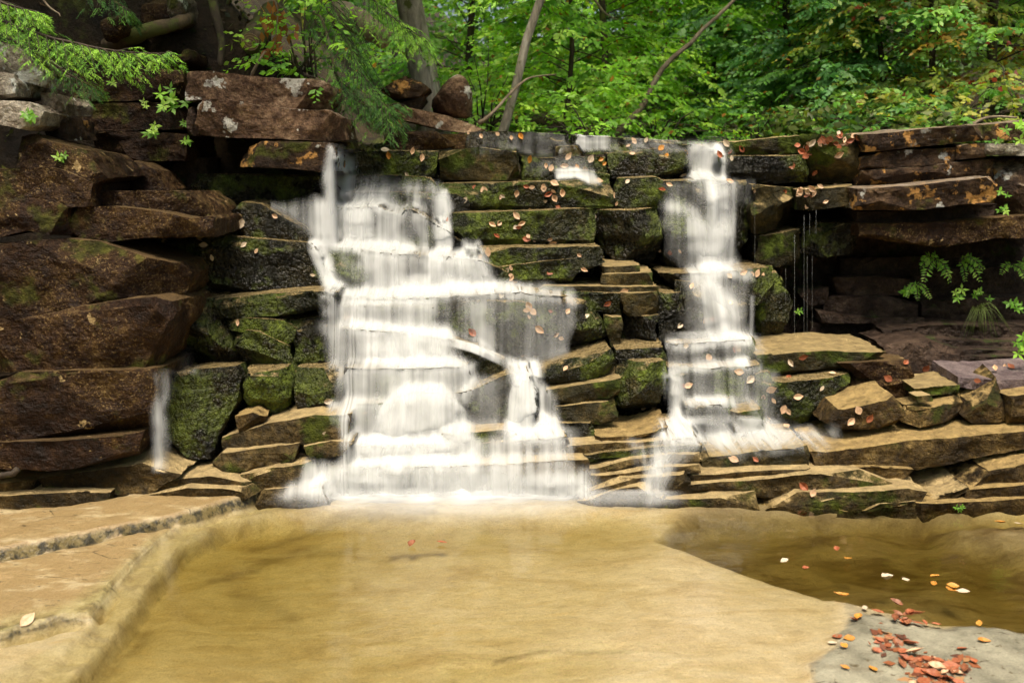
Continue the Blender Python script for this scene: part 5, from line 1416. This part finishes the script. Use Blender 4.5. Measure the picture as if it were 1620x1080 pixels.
for mi in range(5):
    row = []
    for c in range(3):
        me = beech_leaf('fallen_leaf', .25+.45*c, mi*3+c); me.materials.append(LM[mi]); row.append(me)
    LMESH.append(row)
LCOL = ('tan', 'rust red', 'orange', 'pale cream', 'dark brown')
def put_leaf(loc, nrm, mi, size, label, group, lift=.006, spin=None):
    label = label.replace('COLOUR', LCOL[mi])
    o = bpy.data.objects.new('fallen_leaf', LMESH[mi][rnd.randrange(3)]); COL.objects.link(o)
    nrm = (Vector(nrm)+Vector((rnd.gauss(0, .16), rnd.gauss(0, .16), rnd.gauss(0, .16)))).normalized()
    q = nrm.to_track_quat('Z', 'Y'); q = q @ Matrix.Rotation(rnd.uniform(0, 6.28) if spin is None else spin, 3, 'Z').to_quaternion()
    o.rotation_mode = 'QUATERNION'; o.rotation_quaternion = q
    s = size*(.62+.6*rnd.random()); o.scale = (s*rnd.uniform(.75, 1.15), s, s*rnd.uniform(.6, 1.8))
    o.location = Vector(loc)+nrm*lift
    tag(o, label, 'leaf', group)
def rock_leaves(pts, mats, label, group, size=.049):
    for x, y in pts:
        loc, n = hit(x, y)
        if loc is None: continue
        v = -ray(x, y)
        put_leaf(loc, (Vector(n)*.75+v*.5).normalized(), rnd.choice(mats), size, label if isinstance(label, str) else where(x, y, label), group)
def where(x, y, bands):
    for y1, txt in bands:
        if y < y1: return txt
    return bands[-1][1]
def pl(s): return [tuple(map(float, q.split(','))) for q in s.split()]
MID = pl('819,300 828,294 846,295 862,291 872,299 860,304 873,309 866,316 860,310 889,311 971,314 977,318 879,326 838,328 996,285 940,285 822,347 831,351 812,362 816,360 826,377 873,377 880,381 847,383 834,371 945,343 912,401 918,425 806,422 809,428 804,434 812,436 817,447 865,435 895,466 902,475 888,476 966,475 994,458 827,490 840,489 836,505 848,498 873,493 895,498 848,515 875,532 883,533 932,498 738,312 745,322 746,296 764,295 790,316 799,312 710,352 773,352 786,358 790,377 763,402 773,406 791,472 751,532 898,580 827,563 854,563 1053,303 1018,646 900,262 925,262')
rock_leaves(MID, [0, 0, 0, 3, 1], [(330, 'COLOUR fallen leaf on the long mossy ledge just under the crest'), (390, 'COLOUR fallen leaf on the second broad mossy ledge below the crest'), (460, 'COLOUR fallen leaf on the small layered steps at mid height between the falls'), (515, 'COLOUR fallen leaf on the big rounded rock beside the wide fall'), (999, 'COLOUR fallen leaf low on the wet rocks between the two falls')], 'leaves on the steps between the falls')
CREST = pl('1007,228 1005,244 1041,238 1057,243 1085,237 1085,272 895,253 863,258 874,260 911,260 838,258 931,258 946,254 953,262 963,266 808,215 821,212 790,215 760,212 740,214 602,238 651,245 667,245 641,272 615,252 870,288 1020,226 990,232')
rock_leaves(CREST, [0, 0, 3, 2], 'COLOUR fallen leaf lying along the crest ledges by the black weir', 'leaves along the crest')
RF = pl('1064,294 1160,290 1194,290 1194,299 1074,394 1062,402 1048,398 1093,458 1150,433 1170,434 1190,430 1194,439 1207,431 1156,478 1113,501 1122,502 1071,519 1083,551 1118,559 1162,557 1169,556 1177,589 1191,595 1076,609 1083,613 1212,618 1208,622 1202,643 1216,665 1137,690 1169,729 1248,568 1262,565 1245,595 1323,592 1222,629 1254,628 1215,664 1248,680 1154,232 1160,237 1177,240 1158,255 1142,251 1242,640 1250,655 1304,610')
rock_leaves(RF, [0, 0, 1, 3], [(310, 'COLOUR fallen leaf beside the top chute of the narrow fall'), (450, 'COLOUR fallen leaf beside the narrow fall at mid height'), (565, 'COLOUR fallen leaf on the lower wet steps of the narrow fall'), (999, 'COLOUR fallen leaf on the mossy stones at the foot of the narrow fall')], 'leaves beside the narrow fall')
NP = [(rnd.uniform(1283, 1356), 214+rnd.random()*16) for _ in range(20)]+[(rnd.uniform(1262, 1296), rnd.uniform(226, 258)) for _ in range(6)]+pl('1255,268 1292,268 1318,246 1268,250')
rock_leaves(NP, [1, 1, 0, 4, 3], 'COLOUR fallen leaf in the drift on top of the notch ledge', 'leaf drift on the notch ledge')
NP2 = [(rnd.gauss(1276, 9), rnd.gauss(303, 4)) for _ in range(9)]+pl('1222,294 1245,300 1273,333 1275,330 1302,298 1310,318 1321,292')
rock_leaves(NP2, [1, 0, 0, 4], 'COLOUR fallen leaf in the small drift above the dripping threads', 'leaf drift above the drips')
LF = pl('439,345 491,434 540,500 382,345 311,378 330,388 391,384 403,401 337,412 257,383 513,635 473,720 480,712 509,684 376,516')
rock_leaves(LF, [0, 0, 3], 'COLOUR fallen leaf stuck on the wet rocks left of the wide fall', 'leaves left of the wide fall')
LR = pl('1411,602 1428,578 1361,655 1350,661 1370,667 1284,786 1460,586 1590,578 1575,590 1540,600 1605,585 1200,730 1265,762')
rock_leaves(LR, [1, 1, 0], 'COLOUR fallen leaf on the low slabs near the loose rocks', 'leaves on the low slabs')
def bed_leaves(pts, mats, label, group, size=.07, float_=False):
    for x, y in pts:
        if float_:
            loc = ground_at(x, y, .003); n = Vector((0, 0, 1))
        else:
            loc, n, _, _ = BED.ray_cast(Vector((0, 0, CAMZ)), ray(x, y))
            if loc is None: continue
            if loc.z < .004: loc = ground_at(x, y, .005)
        put_leaf(loc, (Vector(n)*(1.0)+Vector((0, 0, .8))).normalized(), rnd.choice(mats), size, label if isinstance(label, str) else where(x, y, label), group, lift=.005)
bed_leaves(pl('1326,874 1344,885 1412,918 1426,918 1472,915 1475,929 1499,937 1517,929 1535,938 1247,886 1279,901 1592,829 1604,829'), [3, 2, 3, 1], 'COLOUR leaf floating on the dark pool in front of the slabs', 'floating leaves', .058, True)
def pile(x0, x1, y0, y1, n): return [(rnd.uniform(x0, x1), rnd.uniform(y0, y1)) for _ in range(n)]
AREAS = ((1398, 1470, 960, 984, 13), (1460, 1500, 984, 994, 4), (1388, 1428, 1002, 1018, 6), (1380, 1412, 1024, 1030, 3), (1418, 1460, 1034, 1048, 7), (1455, 1532, 1040, 1072, 17), (1440, 1508, 1064, 1085, 9))
DRY = sum((pile(*a) for a in AREAS), [])
bed_leaves(DRY, [1, 1, 1, 4, 4, 0], [(985, 'COLOUR fallen leaf in the drift at the pool edge of the grey dry rock'), (1025, 'COLOUR fallen leaf in the small middle drift on the grey dry rock'), (1050, 'COLOUR fallen leaf in the lower drift on the grey dry rock'), (1090, 'COLOUR fallen leaf in the drift at the bottom edge of the picture')], 'leaf drift on the grey rock', .052)
SING = pl('1339,946 1332,945 1367,959 1360,974 1357,984 1353,1010 1325,1019 1340,1027 1344,1061 1386,1065 1536,1045 1545,1015 1514,1028 1550,992 1330,1012')
bed_leaves(SING, [2, 1, 3, 2], 'single COLOUR leaf lying apart from the drift on the grey rock', 'scattered leaves on the grey rock', .048)
bed_leaves(pl('32,992'), [0], 'pinkish leaf standing at the edge of the lowest pool shelf', 'leaf on the pool shelf', .06)
bed_leaves(pl('656,858 690,858'), [4, 1], 'COLOUR sunken leaf on the pool floor in front of the wide fall', 'sunken leaves', .06)

# the rest of the drift: small broken bits of leaf under and between the whole leaves
n = 150; O = []
while len(O) < n:
    a = rnd.choices(AREAS, [q[4] for q in AREAS])[0]
    x, y = rnd.uniform(a[0]-4, a[1]+4), rnd.uniform(a[2]-2, a[3]+3)
    loc, nn, _, _ = BED.ray_cast(Vector((0, 0, CAMZ)), ray(x, y))
    if loc is not None and loc.z > .004: O.append([loc.x, loc.y, loc.z+.004])
O = np.array(O); c = np.array([(.30, .10, .04), (.18, .06, .03), (.42, .22, .10), (.12, .05, .03)])[RNG.integers(0, 4, n)]
g = leaf_geo(O, RNG.normal(0, 1, (n, 3))*np.array([1, 1, .12]), RNG.normal(0, .2, (n, 3))+np.array([0, 0, 1]), .02+.03*RNG.random(n), c, .55, .1)
tag(link('leaf_litter', foliage_mesh('leaf_litter', [g], (0, 0, 0)), MT['dead'], smooth=False), 'broken rust brown leaf bits between the drifted leaves on the grey rock', 'leaf litter', kind='stuff')

# litter and moss on the shaded hillside, low green growth on the far bank
def ground_cover(name, label, cat, n, x0, x1, y0, y1, size, pals, mat, up=.5, lift=.01):
    x = RNG.uniform(x0, x1, n); y = RNG.uniform(y0, y1, n)
    O = np.stack([x, y, terrain_h(x, y)+lift+up*.06*RNG.random(n)], 1)
    k = fbm(O*1.6, 71, 3) > -.35; O = O[k]; n = len(O)
    c = np.array(pals)[(np.clip(fbm(O*2.3, 73, 3)*1.2+.5+RNG.normal(0, .3, n), 0, .999)*len(pals)).astype(int)]*(.6+.8*RNG.random((n, 1)))
    g = leaf_geo(O, RNG.normal(0, 1, (n, 3))*np.array([1, 1, .5])-np.array([0, .3, .2]), RNG.normal(0, .45, (n, 3))+np.array([0, -.5, .8]), size*(.5+RNG.random(n)), c, .55)
    tag(link(name, foliage_mesh(name, [g], (0, 0, 0)), mat, smooth=False), label, cat, kind='stuff')
ground_cover('hillside_litter', 'dark litter of moss and dead leaves covering the shaded slope', 'leaf litter', 15000, -3.8, -.65, 5.8, 9.0, .045, [(.02, .03, .006), (.05, .055, .01), (.045, .025, .01), (.09, .05, .02), (.025, .015, .008), (.08, .085, .014)], MT['dead'])
ground_cover('bank_undergrowth', 'low green undergrowth covering the bank above the right ledge', 'undergrowth', 9000, 1.9, 6.5, 6.7, 12.5, .075, [(.06, .13, .02), (.04, .09, .016), (.12, .16, .02), (.09, .12, .02), (.10, .14, .02)], MT['leaf'], up=5.)
